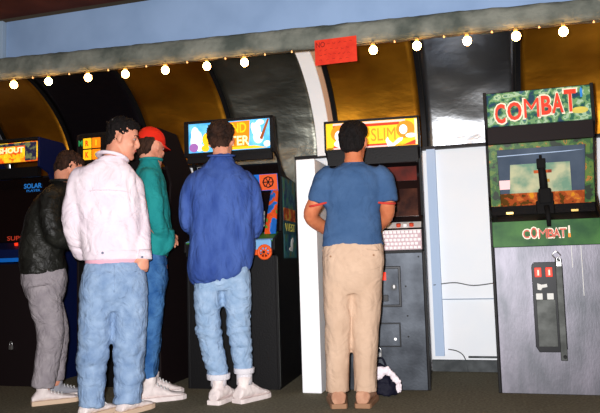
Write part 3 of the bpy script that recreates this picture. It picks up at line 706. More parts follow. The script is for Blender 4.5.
mb = MB(); mb.slab((-.332, .16, 1.12), (.332, .16, 1.12), (.332, .21, 1.64), (-.332, .21, 1.64), .01); sg1 = mb.build('screen_glass', M['dark_screen'], m1)
text('SOLAR', 'blue_lettering', M['neon_blue'], sg1, .17, .04, (.14, .192, 1.575), ext=.001, bold=.02)
text('PLAYER', 'blue_lettering', M['neon_blue'], sg1, .13, .018, (.15, .185, 1.535), ext=.001)
MB().box(-.332, .332, .0, .05, 1.62, 1.70).build('marquee_gap', M['black'], m1)
MB().box(-.335, .335, .0, .30, 1.915, 1.935).build('top_panel', M['black_matte'], m1)
mq = MB().box(-.33, .33, -.004, .02, 1.745, 1.90).build('marquee', M['mq_fire'], m1)
mb = MB(); mb.box(.22, .325, -.007, -.003, 1.75, 1.895); mb.box(-.32, .22, -.007, -.003, 1.872, 1.895); mb.build('dark_scene', M['mq_dark'], mq)
text('SHOUT', 'lettering', M['mq_cream'], mq, .24, .045, (.09, -.008, 1.84), ext=.001, bold=.04)
text('FLAME', 'lettering', M['mq_yellow'], mq, .24, .035, (.09, -.008, 1.79), ext=.001, bold=.04)
padlock('dull padlock hanging low on the front of the left edge machine', (-3.61, 4.345, .30))

# ------------------------------------------------------------------ bag on the floor
bg = thing('bag', 'dark navy cloth bag slumped on the floor against the machine beside the tan shoes', 'bag', (-.735, 4.40, 0))
mb = MB(); mb.loft([(0, 0, .004, .08, .06), (0, 0, .02, .105, .075), (0, 0, .08, .10, .07), (-.01, .01, .14, .075, .055), (-.02, .02, .18, .04, .03), (-.02, .02, .20, .012, .01)], sub=3)
organic(mb, 'bag_body', M['bag_navy'], bg, .008, 3, .012, (14, 14, 14), 3)
MB().tube(spl([(-.06, -.02, .15), (-.05, -.01, .22), (0, .0, .24), (.03, .0, .16)], 5), .006, 8).build('handle', M['bag_navy'], bg, True)
mb = MB(); mb.ell((.0, -.065, .155), (.045, .02, .035)); mb.ell((-.01, -.075, .125), (.03, .018, .025)); mb.ell((.045, -.06, .165), (.03, .016, .028))
mb.ell((.095, -.045, .105), (.038, .02, .026), mtx=Matrix.Rotation(radians(35), 3, 'Y')); mb.ell((.118, -.06, .055), (.024, .018, .036)); mb.ell((.06, -.05, .14), (.03, .02, .02))
o = organic(mb, 'crumpled_cloth', M['cloth_white'], None, .006, 2, .010, (30, 30, 30), 7)
o.location = bg.location+V((0, -.035, .012)); setp(o, 'crumpled white cloth lying over the navy bag on the floor', 'cloth')
mb = MB(); mb.ell((-.04, -.075, .125), (.02, .012, .03)); o = organic(mb, 'red_rag', M['red_trim'], bg, .006, 2, .004, (30, 30, 30), 2); 

# ------------------------------------------------------------------ people
def head_parts(mb, Hm, s=1.0):
    T = Hm
    R_ = [(-.118, .020, .088, .050), (-.108, .036, .094, .025), (-.085, .050, .093, -.005), (-.055, .060, .090, -.040), (-.02, .067, .088, -.072),
          (.015, .072, .084, -.088), (.045, .0765, .090, -.096), (.075, .074, .083, -.094), (.100, .060, .060, -.075), (.116, .038, .030, -.045), (.123, .012, .0, -.015)]
    mb.loft([(0, (yf+yb)/2, z, w, (yf-yb)/2) for z, w, yf, yb in R_], n=28, sub=4, mtx=T, sq=2.15)
    def E(c, r, rot=None):
        m3_ = T.to_3x3() @ (rot or Matrix.Identity(3)); mb.ell(T @ V(c), r, 12, 8, mtx=m3_)
    # nose
    mb.tube([T @ V(p) for p in ((0, .080, .040), (0, .092, .018), (0, .107, -.010), (0, .106, -.022), (0, .088, -.030))], [.008, .010, .0135, .014, .010], 10)
    E((.012, .094, -.021), (.009, .011, .008)); E((-.012, .094, -.021), (.009, .011, .008))
    E((.030, .080, .036), (.024, .012, .008)); E((-.030, .080, .036), (.024, .012, .008))      # brow ridge
    E((0, .090, -.048), (.022, .010, .006)); E((0, .089, -.060), (.020, .010, .007)); E((0, .088, -.098), (.020, .012, .014))
    E((.040, .066, -.020), (.022, .018, .022)); E((-.040, .066, -.020), (.022, .018, .022))   # cheeks
    for sx in (1, -1):
        E((sx*.078, -.008, .004), (.009, .018, .030), Matrix.Rotation(radians(-sx*18), 3, 'Z'))
        E((sx*.074, -.002, -.018), (.008, .010, .012))
def head_features(Hm, body, hair_m, hair_rings, amp=.006, seed=1):
    for sx in (1, -1):
        e = MB().ell(Hm @ V((sx*.031, .0765, .018)), (.0115, .0095, .0068), 12, 8, mtx=Hm.to_3x3()).build('eye', M['eye_white'], body, True)
        MB().ell(Hm @ V((sx*.031, .0855, .018)), (.0075, .003, .0065), 10, 6, mtx=Hm.to_3x3()).build('iris', M['iris'], e, True)
        MB().tube([Hm @ V(p) for p in ((sx*.012, .0925, .038), (sx*.030, .092, .044), (sx*.052, .074, .037))], [.0045, .005, .003], 8).build('eyebrow', hair_m, body, True)
    MB().tube([Hm @ V(p) for p in ((-.022, .0915, -.054), (-.010, .0985, -.0515), (0, .0995, -.054), (.010, .0985, -.0515), (.022, .0915, -.054))], [.002, .0055, .006, .0055, .002], 8).build('lips', M['lips'], body, True)
    if hair_rings:
        mb = MB()
        for hr in hair_rings:
            mb.loft([(0, (yf+yb)/2, z, w, (yf-yb)/2) for z, w, yf, yb in hr], n=28, sub=4, mtx=Hm, sq=2.2)
        return organic(mb, 'hair', hair_m, body, .006, 3, amp, (50, 50, 40), seed)
HAIR_SHORT = [[(-.075, .030, -.050, -.070), (-.055, .052, -.042, -.088), (-.03, .067, -.036, -.098), (.0, .074, -.032, -.103), (.03, .0795, -.020, -.107), (.055, .082, .030, -.109)],
              [(.045, .083, .020, -.112), (.070, .085, .072, -.114), (.095, .082, .094, -.108), (.120, .068, .082, -.090), (.138, .042, .050, -.055), (.146, .010, .0, -.02)],
              [(-.012, .0715, .026, -.05), (.025, .0785, .036, -.05), (.06, .0825, .060, -.06)]]
HAIR_FULL = [[(-.080, .040, -.052, -.090), (-.065, .062, -.044, -.106), (-.04, .078, -.034, -.114), (.0, .084, -.032, -.118), (.03, .089, -.020, -.120), (.06, .092, .05, -.122)],
             [(.045, .090, .040, -.120), (.07, .092, .094, -.122), (.10, .087, .098, -.112), (.125, .066, .074, -.088), (.142, .034, .035, -.050), (.147, .010, .0, -.02)],
             [(-.01, .0785, .018, -.05), (.02, .0795, .026, -.05), (.06, .083, .05, -.06)]]
def hmat(pos, yaw=0, pitch=0, roll=0, s=1.0):
    return Matrix.Translation(V(pos)) @ Matrix.Rotation(yaw, 4, 'Z') @ Matrix.Rotation(roll, 4, 'Y') @ Matrix.Rotation(pitch, 4, 'X') @ Matrix.Scale(s, 4)
def hand(mb, W, D, N, thumb, curl=0.5, L=.18):
    """wrist W, finger direction D, palm faces N, thumb leaves on +/- side"""
    D = V(D).normalized(); N = V(N); N = (N-D*N.dot(D)).normalized(); S = D.cross(N)*thumb; W = V(W)
    mb.tube([W-D*.02, W, W+D*.03, W+D*.065, W+D*.088], [.026, .027, .037, .042, .036], 14, 1.0)
    k = len(mb.v)-14*5
    for i in range(k, len(mb.v)):                # flatten the palm
        p = V(mb.v[i]); d = (p-W).dot(N); mb.v[i] = tuple(p-N*d*.58)
    for i, (o_, ln) in enumerate(((.0315, .074), (.0105, .082), (-.0105, .077), (-.0315, .060))):
        b = W+D*(.078-abs(o_)*.15)+S*o_; sp = (S*o_*4.2); d0 = (D+sp).normalized(); pts = [b]; a = 0
        for q, f in enumerate((.42, .32, .26)):
            a += curl*(.9, 1.1, .8)[q]
            dd = (d0*cos(a)+N*sin(a)); pts.append(pts[-1]+dd*ln*f)
        mb.tube(pts, [.0098, .0092, .0085, .0068], 8)
    b = W+D*.022+S*.026
    mb.tube([b, b+(D*.5+S*.8+N*.25).normalized()*.034, b+(D*.8+S*.75+N*.4).normalized()*.062, b+(D*1.05+S*.62+N*.6).normalized()*.086], [.014, .012, .0105, .008], 8)
def limb(mb, pts, rs, n=16, flat=1.0):
    P = spl(pts, 5); k = len(pts); R_ = []
    for i in range(len(P)):
        t = i/5; a = min(int(t), k-1); b = min(a+1, k-1); f = t-a; f = f*f*(3-2*f); R_.append(rs[a]*(1-f)+rs[b]*f)
    mb.tube(P, R_, n, flat)
def shoe(parent, ank, yaw, m, msole, high=False, L=.29, wd=1.0, lace=True, heel=.075):
    """foot points along yaw measured from local +y"""
    Tm = Matrix.Translation(V((ank[0], ank[1], 0))) @ Matrix.Rotation(yaw, 4, 'Z')
    mb = MB()
    f = L-heel
    secs = [(-heel, .030, .055), (-heel+.02, .037, .085), (0, .040, .095), (.05, .042, .085), (.10, .046, .066), (.15, .049, .054), (f-.03, .043, .046), (f, .020, .034)]
    if high: secs = [(y, w, h+.022*max(0, 1-abs(y-.06)/.09)) for y, w, h in secs]
    secs = [(y, w*wd, h*(1+(wd-1)*.9)) for y, w, h in secs]
    k = len(secs); n = 16; base = len(mb.v)
    for y, w, h in secs:
        for j in range(n):
            a = 2*pi*j/n
            zz = .022+(h-.022)*(.5+.5*sin(a)) if True else 0
            mb.v.append(tuple(Tm @ V((w*cos(a), y, zz))))
    for i in range(k-1):
        for j in range(n): mb.f.append((base+i*n+j, base+i*n+(j+1) % n, base+(i+1)*n+(j+1) % n, base+(i+1)*n+j))
    mb.f.append(tuple(base+j for j in range(n))); mb.f.append(tuple(base+(k-1)*n+j for j in range(n)))
    mb.tube([Tm @ V((0, 0, .05)), Tm @ V((0, -.005, .10)), V((ank[0], ank[1], 0))+V((0, 0, .16 if high else .125))], [.042, .043, .047 if high else .042], 14)
    s = organic(mb, 'shoe', m, parent, .006, 3, .003, (30, 30, 30), 2)
    sb = MB(); out = []
    for y, w, h in secs: out.append((w+.006, y))
    pts = [(w, y) for w, y in out]+[(-w, y) for w, y in out[::-1]]
    nn = len(pts)
    sb.v = [tuple(Tm @ V((x, y*1.03, z))) for z in (0.001, .030) for x, y in pts]
    sb.f = [tuple(range(nn))[::-1], tuple(range(nn, 2*nn))]+[(i, (i+1) % nn, (i+1) % nn+nn, i+nn) for i in range(nn)]
    sb.build('sole', msole, s, bevel=.003)
    if lace:
        lb = MB()
        for q in range(4):
            y = .045+q*.022; z = (.112 if high else .088)-q*(.013 if high else .007)
            lb.tube([Tm @ V(p) for p in ((-.028, y, z-.012), (0, y+.004, z+.001), (.028, y, z-.012))], .004, 6)
        lb.build('laces', M['white_plastic'], s)
    return s

def person(label, loc, rz, P):
    t = thing('person', label, 'person', (loc[0], loc[1], 0), rz)
    Hm = hmat(*P['head'])
    b = MB(); head_parts(b, Hm)
    neck0 = Hm @ V((0, -.028, -.045)); 
    limb(b, [neck0, (neck0+V(P['neck']))*.5, V(P['neck']), V(P['neck'])-V((0, 0, .08))], [.056, .055, .062, .075])
    b.loft([tuple(r) for r in P['torso']], n=24, sub=3)
    for s in ('L', 'R'):
        a = P['arm'+s]
        limb(b, a['pts'], a.get('rs', [.050, .045, .040, .028]))
        hand(b, a['pts'][-1], a['D'], a['N'], a['th'], a.get('curl', .45))
        l = P['leg'+s]
        limb(b, l['pts'], [.075, .070, .052, .050, .036])
        an = l['pts'][-1]; fy = l['foot']
        d = V((-sin(fy), cos(fy), 0))
        limb(b, [V((an[0], an[1], .09))-d*.01, V((an[0], an[1], .055))+d*.04, V((an[0], an[1], .036))+d*.11], [.022, .018, .012])
    body = organic(b, 'body', P['skin'], t, .0062, 2)
    hair = head_features(Hm, body, P['hair'], P.get('hair_rings', [HAIR_SHORT])[0], P.get('hair_amp', .006))
    return t, body, Hm
def pelvis_legs(mb, rings, legs):
    mb.loft(rings, n=28, sub=4, sq=2.3)
    for pts, rs in legs: limb(mb, pts, rs, 20)

# ---- man in slate blue T-shirt and khaki trousers
P = dict(skin=M['skin_tan'], hair=M['hair_black'], hair_rings=[HAIR_FULL], hair_amp=.004,
         head=((.075, .03, 1.628), radians(-12), radians(-8), 0), neck=(.068, -.01, 1.50),
         torso=[(.045, 0, .86, .13, .09), (.045, 0, 1.0, .13, .09), (.05, 0, 1.15, .13, .085), (.058, -.01, 1.30, .155, .095), (.06, -.01, 1.42, .14, .08), (.066, -.01, 1.48, .07, .05)],
         armL=dict(pts=[(-.12, -.01, 1.405), (-.160, -.025, 1.29), (-.214, .02, 1.175), (-.13, .16, 1.10), (-.07, .27, 1.085)], rs=[.058, .053, .048, .042, .029], D=(.3, 1, .12), N=(0, .1, -1), th=-1),
         armR=dict(pts=[(.245, -.01, 1.40), (.256, -.025, 1.29), (.264, .03, 1.175), (.205, .16, 1.10), (.165, .27, 1.09)], rs=[.058, .053, .048, .042, .029], D=(-.15, 1, .12), N=(0, .1, -1), th=1),
         legL=dict(pts=[(-.05, 0, .86), (-.06, 0, .70), (-.066, 0, .46), (-.075, 0, .28), (-.08, 0, .08)], foot=radians(6)),
         legR=dict(pts=[(.13, 0, .86), (.12, 0, .70), (.10, 0, .46), (.09, 0, .28), (.085, 0, .08)], foot=radians(-8)))
t, body, Hm = person('man with black hair in a slate blue red-trimmed T-shirt and khaki trousers', (-.875, 4.05), radians(12.2), P)
mb = MB()
mb.loft([(.042, 0, .975, .190, .118), (.043, 0, .99, .192, .120), (.045, 0, 1.08, .180, .114), (.052, -.005, 1.18, .172, .110), (.058, -.01, 1.30, .188, .116), (.060, -.012, 1.40, .192, .108), (.063, -.012, 1.455, .165, .090), (.067, -.012, 1.485, .092, .068), (.068, -.012, 1.500, .072, .064)], n=32, sub=4, sq=2.3)
limb(mb, [(-.07, -.01, 1.42), (-.115, -.012, 1.40), (-.142, -.018, 1.33), (-.165, -.024, 1.245)], [.072, .074, .072, .070], 18)
limb(mb, [(.20, -.01, 1.42), (.235, -.012, 1.40), (.256, -.018, 1.33), (.268, -.024, 1.240)], [.072, .074, .070, .066], 18)
tee = organic(mb, 'tshirt', M['navy_tee'], t, .009, 4, .007, (6, 6, 9), 5)
for (c_, r_, tx) in (((-.160, -.024, 1.246), .064, -.2), ((.254, -.024, 1.240), .060, .10)):
    rm = Matrix.Rotation(tx, 3, 'Y')
    MB().tube([V(c_)+rm @ V((r_*cos(a), r_*sin(a), .01*sin(a*1))) for a in [2*pi*i/24 for i in range(25)]], .007, 8).build('sleeve_trim', M['red_trim'], tee, True)
MB().tube([V((.068+.066*cos(a), -.012+.060*sin(a), 1.498+.008*sin(a))) for a in [2*pi*i/24 for i in range(25)]], .005, 8).build('neck_trim', M['navy_tee'], tee, True)
mb = MB()
pelvis_legs(mb, [(.040, 0, 1.005, .180, .112), (.040, -.003, .97, .186, .118), (.040, -.010, .90, .192, .128), (.040, -.008, .82, .190, .125), (.036, 0, .74, .180, .11), (.03, 0, .68, .150, .09)],
            [([(-.055, 0, .84), (-.060, 0, .70), (-.068, 0, .46), (-.079, .0, .26), (-.083, 0, .085)], [.096, .096, .084, .077, .074]),
             ([(.132, 0, .84), (.118, 0, .70), (.102, 0, .46), (.094, 0, .26), (.088, 0, .085)], [.096, .098, .086, .076, .073])])
tr = organic(mb, 'trousers', M['khaki'], t, .009, 4, .007, (9, 9, 4), 9)
for x, y in ((-.095, -.135), (.165, -.125)):
    MB().cyl((x, y, .915), (x, y-.008, .915), .006).build('pocket_button', M['sole_brown'], tr)
MB().tube(spl([(.12, -.142, .955), (.17, -.125, .945), (.20, -.085, .945)], 4), .003, 6).build('pocket_seam', M['khaki'], tr)
for x, yw in ((-.080, 4), (.080, -10)):
    shoe(t, (x, -.005), radians(yw), M['shoe_tan'], M['sole_brown'], L=.30, heel=.085, wd=1.25)

# ---- man in long blue chambray shirt
P = dict(skin=M['skin'], hair=M['hair_brown'], hair_rings=[HAIR_FULL], hair_amp=.010,
         head=((.008, .05, 1.705), radians(-8), radians(-20), radians(-4)), neck=(.004, -.01, 1.56),
         torso=[(0, 0, .80, .12, .09), (0, 0, 1.0, .12, .09), (0, 0, 1.20, .13, .085), (0, -.01, 1.35, .15, .09), (0, -.01, 1.47, .13, .08), (0, -.01, 1.53, .07, .05)],
         armL=dict(pts=[(-.15, 0, 1.43), (-.205, 0, 1.32), (-.215, .04, 1.17), (-.16, .16, 1.13), (-.12, .27, 1.15)], rs=[.052, .048, .044, .040, .028], D=(.1, 1, .0), N=(0, .1, -1), th=-1),
         armR=dict(pts=[(.15, 0, 1.43), (.20, 0, 1.32), (.20, .05, 1.15), (.17, .16, 1.12), (.14, .27, 1.14)], rs=[.052, .048, .044, .040, .028], D=(-.1, 1, .0), N=(0, .1, -1), th=1),
         legL=dict(pts=[(-.09, 0, .86), (-.10, 0, .70), (-.10, .01, .46), (-.07, .01, .28), (-.040, 0, .09)], foot=radians(-30)),
         legR=dict(pts=[(.08, 0, .86), (.09, 0, .70), (.10, .01, .46), (.115, .01, .28), (.125, 0, .09)], foot=radians(-48)))
t, body, Hm = person('man with tousled brown hair in a long untucked blue shirt and pale jeans', (-1.70, 4.03), radians(22.9), P)
mb = MB()
mb.loft([(-.060, 0, .765, .135, .10), (-.045, 0, .80, .168, .128), (-.02, 0, .87, .206, .145), (-.004, 0, 1.0, .215, .145), (0, 0, 1.15, .216, .142), (0, -.01, 1.30, .216, .138), (0, -.012, 1.42, .222, .124), (0, -.012, 1.49, .178, .098), (.003, -.012, 1.55, .110, .076), (.004, -.008, 1.59, .074, .066), (.004, -.004, 1.615, .068, .062)], n=32, sub=4, sq=2.3)
limb(mb, [(-.11, 0, 1.45), (-.160, 0, 1.425), (-.208, 0, 1.32), (-.214, .03, 1.165), (-.165, .13, 1.13), (-.13, .22, 1.145)], [.070, .076, .070, .064, .056, .045], 18)
limb(mb, [(.11, 0, 1.45), (.158, 0, 1.425), (.204, 0, 1.32), (.212, .03, 1.13), (.185, .13, 1.115), (.15, .22, 1.135)], [.070, .076, .070, .068, .056, .045], 18)
sh = organic(mb, 'shirt', M['denim_shirt'], t, .009, 3, .010, (11, 11, 3.5), 12)
mb = MB()
for i in range(17):
    a = radians(180+20)+radians(140)*i/16 if False else radians(190+160*i/16)
    pass
mb.tube([V((.004+.080*cos(a), -.010+.074*sin(a), 1.605+.010*sin(a))) for a in [radians(170+200*i/16) for i in range(17)]], .016, 8, .5); mb.build('collar', M['denim_shirt'], sh, True)
mb = MB()
pelvis_legs(mb, [(-.005, 0, .98, .150, .10), (-.003, -.005, .90, .168, .118), (0, -.008, .84, .178, .120), (0, 0, .77, .172, .105), (0, 0, .72, .14, .08)],
            [([(-.088, 0, .82), (-.100, 0, .70), (-.100, .005, .50), (-.088, .01, .40), (-.062, .005, .28), (-.040, 0, .165)], [.098, .092, .086, .080, .078, .072]),
             ([(.085, 0, .82), (.092, 0, .70), (.098, .005, .50), (.106, .01, .40), (.116, .005, .28), (.126, 0, .195)], [.100, .094, .084, .078, .072, .062])])
tr = organic(mb, 'jeans', M['denim_pale'], t, .008, 3, .008, (4, 4, 16), 14, wf=lambda c: 1.5 if c.z < .6 else .7)
for (x, z, r_) in ((-.040, .168, .071), (.126, .198, .062)):
    MB().cyl((x, 0, z-.018), (x, 0, z+.018), r_+.003, r_+.006, 24).build('turned_up_cuff', M['sock'], tr, True, .004)
    MB().tube([(x, 0, .11), (x, 0, z)], [.052, .050], 18).build('sock', M['sock'], t, True)
shoe(t, (-.040, -.01), radians(-30), M['shoe_white'], M['shoe_white'], True, L=.30, wd=1.2)
shoe(t, (.126, -.01), radians(-46), M['shoe_white'], M['shoe_white'], True, L=.29, wd=1.2)

# ---- man in white denim jacket, head turned to the right
P = dict(skin=M['skin'], hair=M['hair_black'], hair_rings=[HAIR_SHORT], hair_amp=.011,
         head=((.090, .03, 1.692), radians(-97), radians(-14), radians(6), .99), neck=(.03, .0, 1.545),
         torso=[(.03, 0, .84, .13, .09), (.03, 0, 1.0, .13, .09), (.02, 0, 1.20, .14, .09), (.005, -.01, 1.35, .15, .09), (0, -.01, 1.47, .13, .08), (.015, -.01, 1.53, .07, .05)],
         armL=dict(pts=[(-.155, 0, 1.44), (-.20, -.01, 1.30), (-.21, .02, 1.15), (-.17, .10, 1.05), (-.11, .16, .98)], rs=[.052, .048, .044, .038, .028], D=(.6, .4, -.4), N=(0, -1, 0), th=1),
         armR=dict(pts=[(.15, 0, 1.42), (.19, 0, 1.28), (.20, .0, 1.14), (.205, -.03, 1.04), (.212, -.07, .955)], rs=[.052, .048, .044, .038, .028], D=(-.08, .10, -1), N=(-.5, 1, 0), th=-1, curl=.6),
         legL=dict(pts=[(-.055, 0, .84), (-.07, 0, .70), (-.085, .01, .46), (-.10, .01, .28), (-.105, 0, .08)], foot=radians(-35)),
         legR=dict(pts=[(.13, 0, .84), (.13, 0, .70), (.13, .01, .46), (.12, .01, .28), (.11, 0, .08)], foot=radians(-35)))
t, body, Hm = person('man in a white denim jacket and light blue jeans looking right over the group', (-2.27, 3.58), radians(32.4), P)
mb = MB()
mb.loft([(.035, 0, .955, .178, .120), (.034, 0, .98, .186, .126), (.025, 0, 1.08, .196, .130), (.010, 0, 1.20, .200, .134), (-.002, -.01, 1.32, .206, .132), (-.006, -.012, 1.42, .200, .118), (0, -.012, 1.49, .165, .098), (.015, -.010, 1.535, .110, .080), (.026, -.004, 1.565, .082, .072), (.032, .002, 1.58, .074, .068)], n=32, sub=4, sq=2.3)
limb(mb, [(-.10, 0, 1.45), (-.152, 0, 1.43), (-.185, -.005, 1.32), (-.200, .0, 1.19), (-.188, .05, 1.06), (-.145, .11, .97)], [.070, .076, .074, .070, .062, .050], 18)
limb(mb, [(.10, 0, 1.42), (.140, 0, 1.40), (.170, 0, 1.29), (.195, .0, 1.15), (.208, -.03, 1.04), (.212, -.06, .955)], [.070, .074, .072, .066, .058, .050], 18)
jk = organic(mb, 'jacket', M['white_jacket'], t, .009, 3, .011, (9, 9, 4), 21)
mb = MB(); mb.tube([V((.030+.082*cos(a), .002+.078*sin(a), 1.572-.016*cos(a)+.016*sin(a+pi))) for a in [radians(150+240*i/20) for i in range(21)]], .022, 8, .5); mb.build('collar', M['white_jacket'], jk, True)
mb = MB()
for z_ in (.962,):
    mb.loft([(.036, 0, z_-.028, .176, .118), (.036, 0, z_-.02, .182, .124), (.036, 0, z_+.02, .184, .126), (.036, 0, z_+.03, .178, .12)], n=36, sub=2, sq=2.3)
mb.build('waistband', M['white_jacket'], jk, True)
MB().tube(spl([(-.17, -.085, 1.34), (-.05, -.142, 1.35), (.08, -.142, 1.345), (.16, -.085, 1.325)], 5), .004, 6).build('back_seam', M['white_jacket'], jk, True)
MB().cyl((-.03, -.118, .975), (-.03, -.134, .975), .008).build('button', M['metal_button'], jk)
MB().tube(spl([(.211, -.052, .98), (.212, -.068, .93)], 2), .050, 20).build('cuff', M['white_jacket'], jk, True)
MB().cyl((.20, -.115, .945), (.20, -.122, .945), .007).build('button', M['metal_button'], jk)
mb = MB(); mb.loft([(.038, 0, .905, .168, .114), (.038, 0, .93, .172, .118), (.036, 0, .97, .165, .11)], n=30, sub=2, sq=2.3); mb.build('pink_shirt_hem', M['pink_shirt'], t, True)
mb = MB()
pelvis_legs(mb, [(.038, 0, .935, .162, .108), (.038, -.004, .90, .178, .120), (.040, -.010, .82, .196, .134), (.038, -.006, .74, .196, .125), (.034, 0, .68, .175, .105), (.03, 0, .62, .13, .08)],
            [([(-.055, 0, .80), (-.066, 0, .66), (-.082, .005, .46), (-.094, .01, .26), (-.102, 0, .06)], [.108, .106, .098, .090, .078]),
             ([(.132, 0, .80), (.132, 0, .66), (.130, .005, .46), (.122, .01, .26), (.112, 0, .06)], [.108, .110, .104, .096, .086])])
tr = organic(mb, 'jeans', M['denim_light'], t, .009, 3, .008, (4.5, 4.5, 13), 24, wf=lambda c: 1.3 if c.z < .5 else .8)
mb = MB(); mb.tube(spl([(.036, -.135, .90), (.036, -.145, .82), (.034, -.13, .74)], 4), .003, 6); mb.tube(spl([(-.10, -.115, .865), (.036, -.135, .845), (.165, -.115, .860)], 6), .003, 6); mb.build('seam', M['denim_light'], tr, True)
for x in (-.104, .112): shoe(t, (x, -.01), radians(-45), M['shoe_white'], M['shoe_sole'], L=.29)

# ---- man in red cap and teal jacket
RCS = 1
P = dict(skin=M['skin'], hair=M['hair_brown'], hair_rings=[[HAIR_SHORT[0]]], hair_amp=.004,
         head=((-.030, .03, 1.655), radians(-47), radians(-10), 0, .97), neck=(-.03, .0, 1.54),
         torso=[(-.03, 0, .84, .10, .12), (-.03, 0, 1.0, .09, .12), (-.03, 0, 1.20, .09, .13), (-.04, .0, 1.35, .10, .14), (-.04, .0, 1.45, .08, .12), (-.035, .0, 1.53, .05, .06)],
         armL=dict(pts=[(-.02, .15, 1.43), (.02, .20, 1.28), (.02, .22, 1.14), (.05, .25, 1.10), (.06, .28, 1.09)], rs=[.050, .046, .042, .036, .027], D=(.3, 1, 0), N=(0, 0, -1), th=-1),
         armR=dict(pts=[(-.04, -.13, 1.43), (-.02, -.18, 1.28), (-.01, -.17, 1.13), (.03, -.10, 1.07), (.07, -.02, 1.045)], rs=[.050, .046, .042, .036, .027], D=(.35, 1, -.1), N=(0, 0, -1), th=1),
         legL=dict(pts=[(-.03, .08, .84), (-.03, .09, .70), (-.04, .10, .46), (-.05, .10, .28), (-.06, .10, .09)], foot=radians(-70)),
         legR=dict(pts=[(-.03, -.07, .84), (-.03, -.07, .70), (-.045, -.07, .46), (-.06, -.07, .28), (-.07, -.07, .09)], foot=radians(-70)))
t, body, Hm = person('man in a bright red cap and teal jacket half hidden behind the white jacket', (-2.20, 4.07), radians(28.4), P)
t.scale = (1.03,)*3
mb = MB()
mb.loft([(-.02, 0, .925, .092, .13), (-.02, 0, .96, .100, .15), (-.02, 0, 1.10, .118, .16), (-.03, 0, 1.25, .122, .165), (-.045, .0, 1.38, .118, .165), (-.048, .0, 1.46, .100, .14), (-.040, .0, 1.52, .078, .095), (-.032, .0, 1.575, .062, .066)], n=32, sub=4, sq=2.3)
limb(mb, [(-.03, -.10, 1.46), (-.04, -.13, 1.42), (-.015, -.17, 1.28), (.0, -.165, 1.14), (.04, -.10, 1.075), (.072, -.03, 1.05)], [.066, .070, .066, .062, .054, .045], 18)
limb(mb, [(-.02, .10, 1.46), (-.02, .14, 1.42), (.01, .19, 1.28), (.02, .21, 1.14), (.045, .24, 1.10), (.055, .26, 1.095)], [.066, .070, .066, .060, .052, .044], 18)
mb.loft([(.04, -.06, .94, .03, .05), (.06, -.05, 1.0, .06, .07), (.05, -.05, 1.1, .07, .08)], n=16, sub=3)
jk = organic(mb, 'jacket', M['teal'], t, .009, 3, .009, (8, 8, 5), 31)
mb = MB(); mb.tube([V((-.030+.066*cos(a), .002+.068*sin(a), 1.575)) for a in [2*pi*i/20 for i in range(21)]], .014, 8, .7); mb.build('collar', M['teal'], jk, True)
mb = MB(); mb.tube([V((.085+.0*i, -.030, 1.05))+V((0, .046*cos(2*pi*i/16), .046*sin(2*pi*i/16))) for i in range(17)], .005, 6); mb.build('cuff_trim', M['side_art_orange'], jk, True)
mb = MB()
pelvis_legs(mb, [(-.03, 0, .96, .085, .13), (-.03, 0, .90, .096, .145), (-.03, 0, .82, .104, .155), (-.03, 0, .74, .10, .145), (-.03, 0, .68, .08, .12)],
            [([(-.03, .08, .80), (-.032, .09, .66), (-.042, .10, .46), (-.052, .10, .26), (-.06, .10, .13)], [.088, .086, .074, .066, .060]),
             ([(-.03, -.07, .80), (-.034, -.075, .66), (-.046, -.075, .46), (-.062, -.07, .26), (-.072, -.07, .15)], [.088, .086, .074, .064, .058])])
organic(mb, 'jeans', M['denim_mid'], t, .009, 3, .007, (4, 4, 12), 34)
shoe(t, (-.052, -.08), radians(-78), M['shoe_white'], M['shoe_white'], True, L=.30)
shoe(t, (-.035, .13), radians(-72), M['shoe_white'], M['shoe_white'], True, L=.28)
# cap
mb = MB(); mb.loft([(0, -.006, .042, .084, .104), (0, -.006, .06, .086, .106), (0, -.008, .095, .080, .098), (0, -.010, .125, .062, .076), (0, -.012, .145, .034, .042), (0, -.012, .150, .006, .008)], n=32, sub=4, mtx=Hm)
cap = mb.build('baseball_cap', M['cap_red'], body, True)
mb = MB(); n_ = 14; pts = []
for i in range(n_+1):
    a = radians(20+140*i/n_); pts.append((.080*cos(a), .082*sin(a)*.9))
outp = []
for i in range(n_+1):
    a = radians(20+140*i/n_); outp.append((.082*cos(a)*1.0, .082*sin(a)+.085*max(0, sin(a))**1.2))
for z in (0, .005):
    for x, y in pts: mb.v.append(tuple(Hm @ V((x, y, .046+z-abs(x)*.12))))
    for x, y in outp: mb.v.append(tuple(Hm @ V((x, y, .036+z-abs(x)*.25))))
k = n_+1
for i in range(n_):
    mb.f += [(i, i+1, k+i+1, k+i), (2*k+i, 3*k+i, 3*k+i+1, 2*k+i+1), (k+i, k+i+1, 3*k+i+1, 3*k+i), (i, 2*k+i, 2*k+i+1, i+1)]
mb.f += [(0, k, 3*k, 2*k), (n_, 2*k+n_, 3*k+n_, k+n_)]
mb.build('brim', M['cap_red'], cap, True)
MB().ell(Hm @ V((0, -.012, .151)), (.007, .007, .004), 10, 6).build('cap_button', M['cap_red'], cap, True)

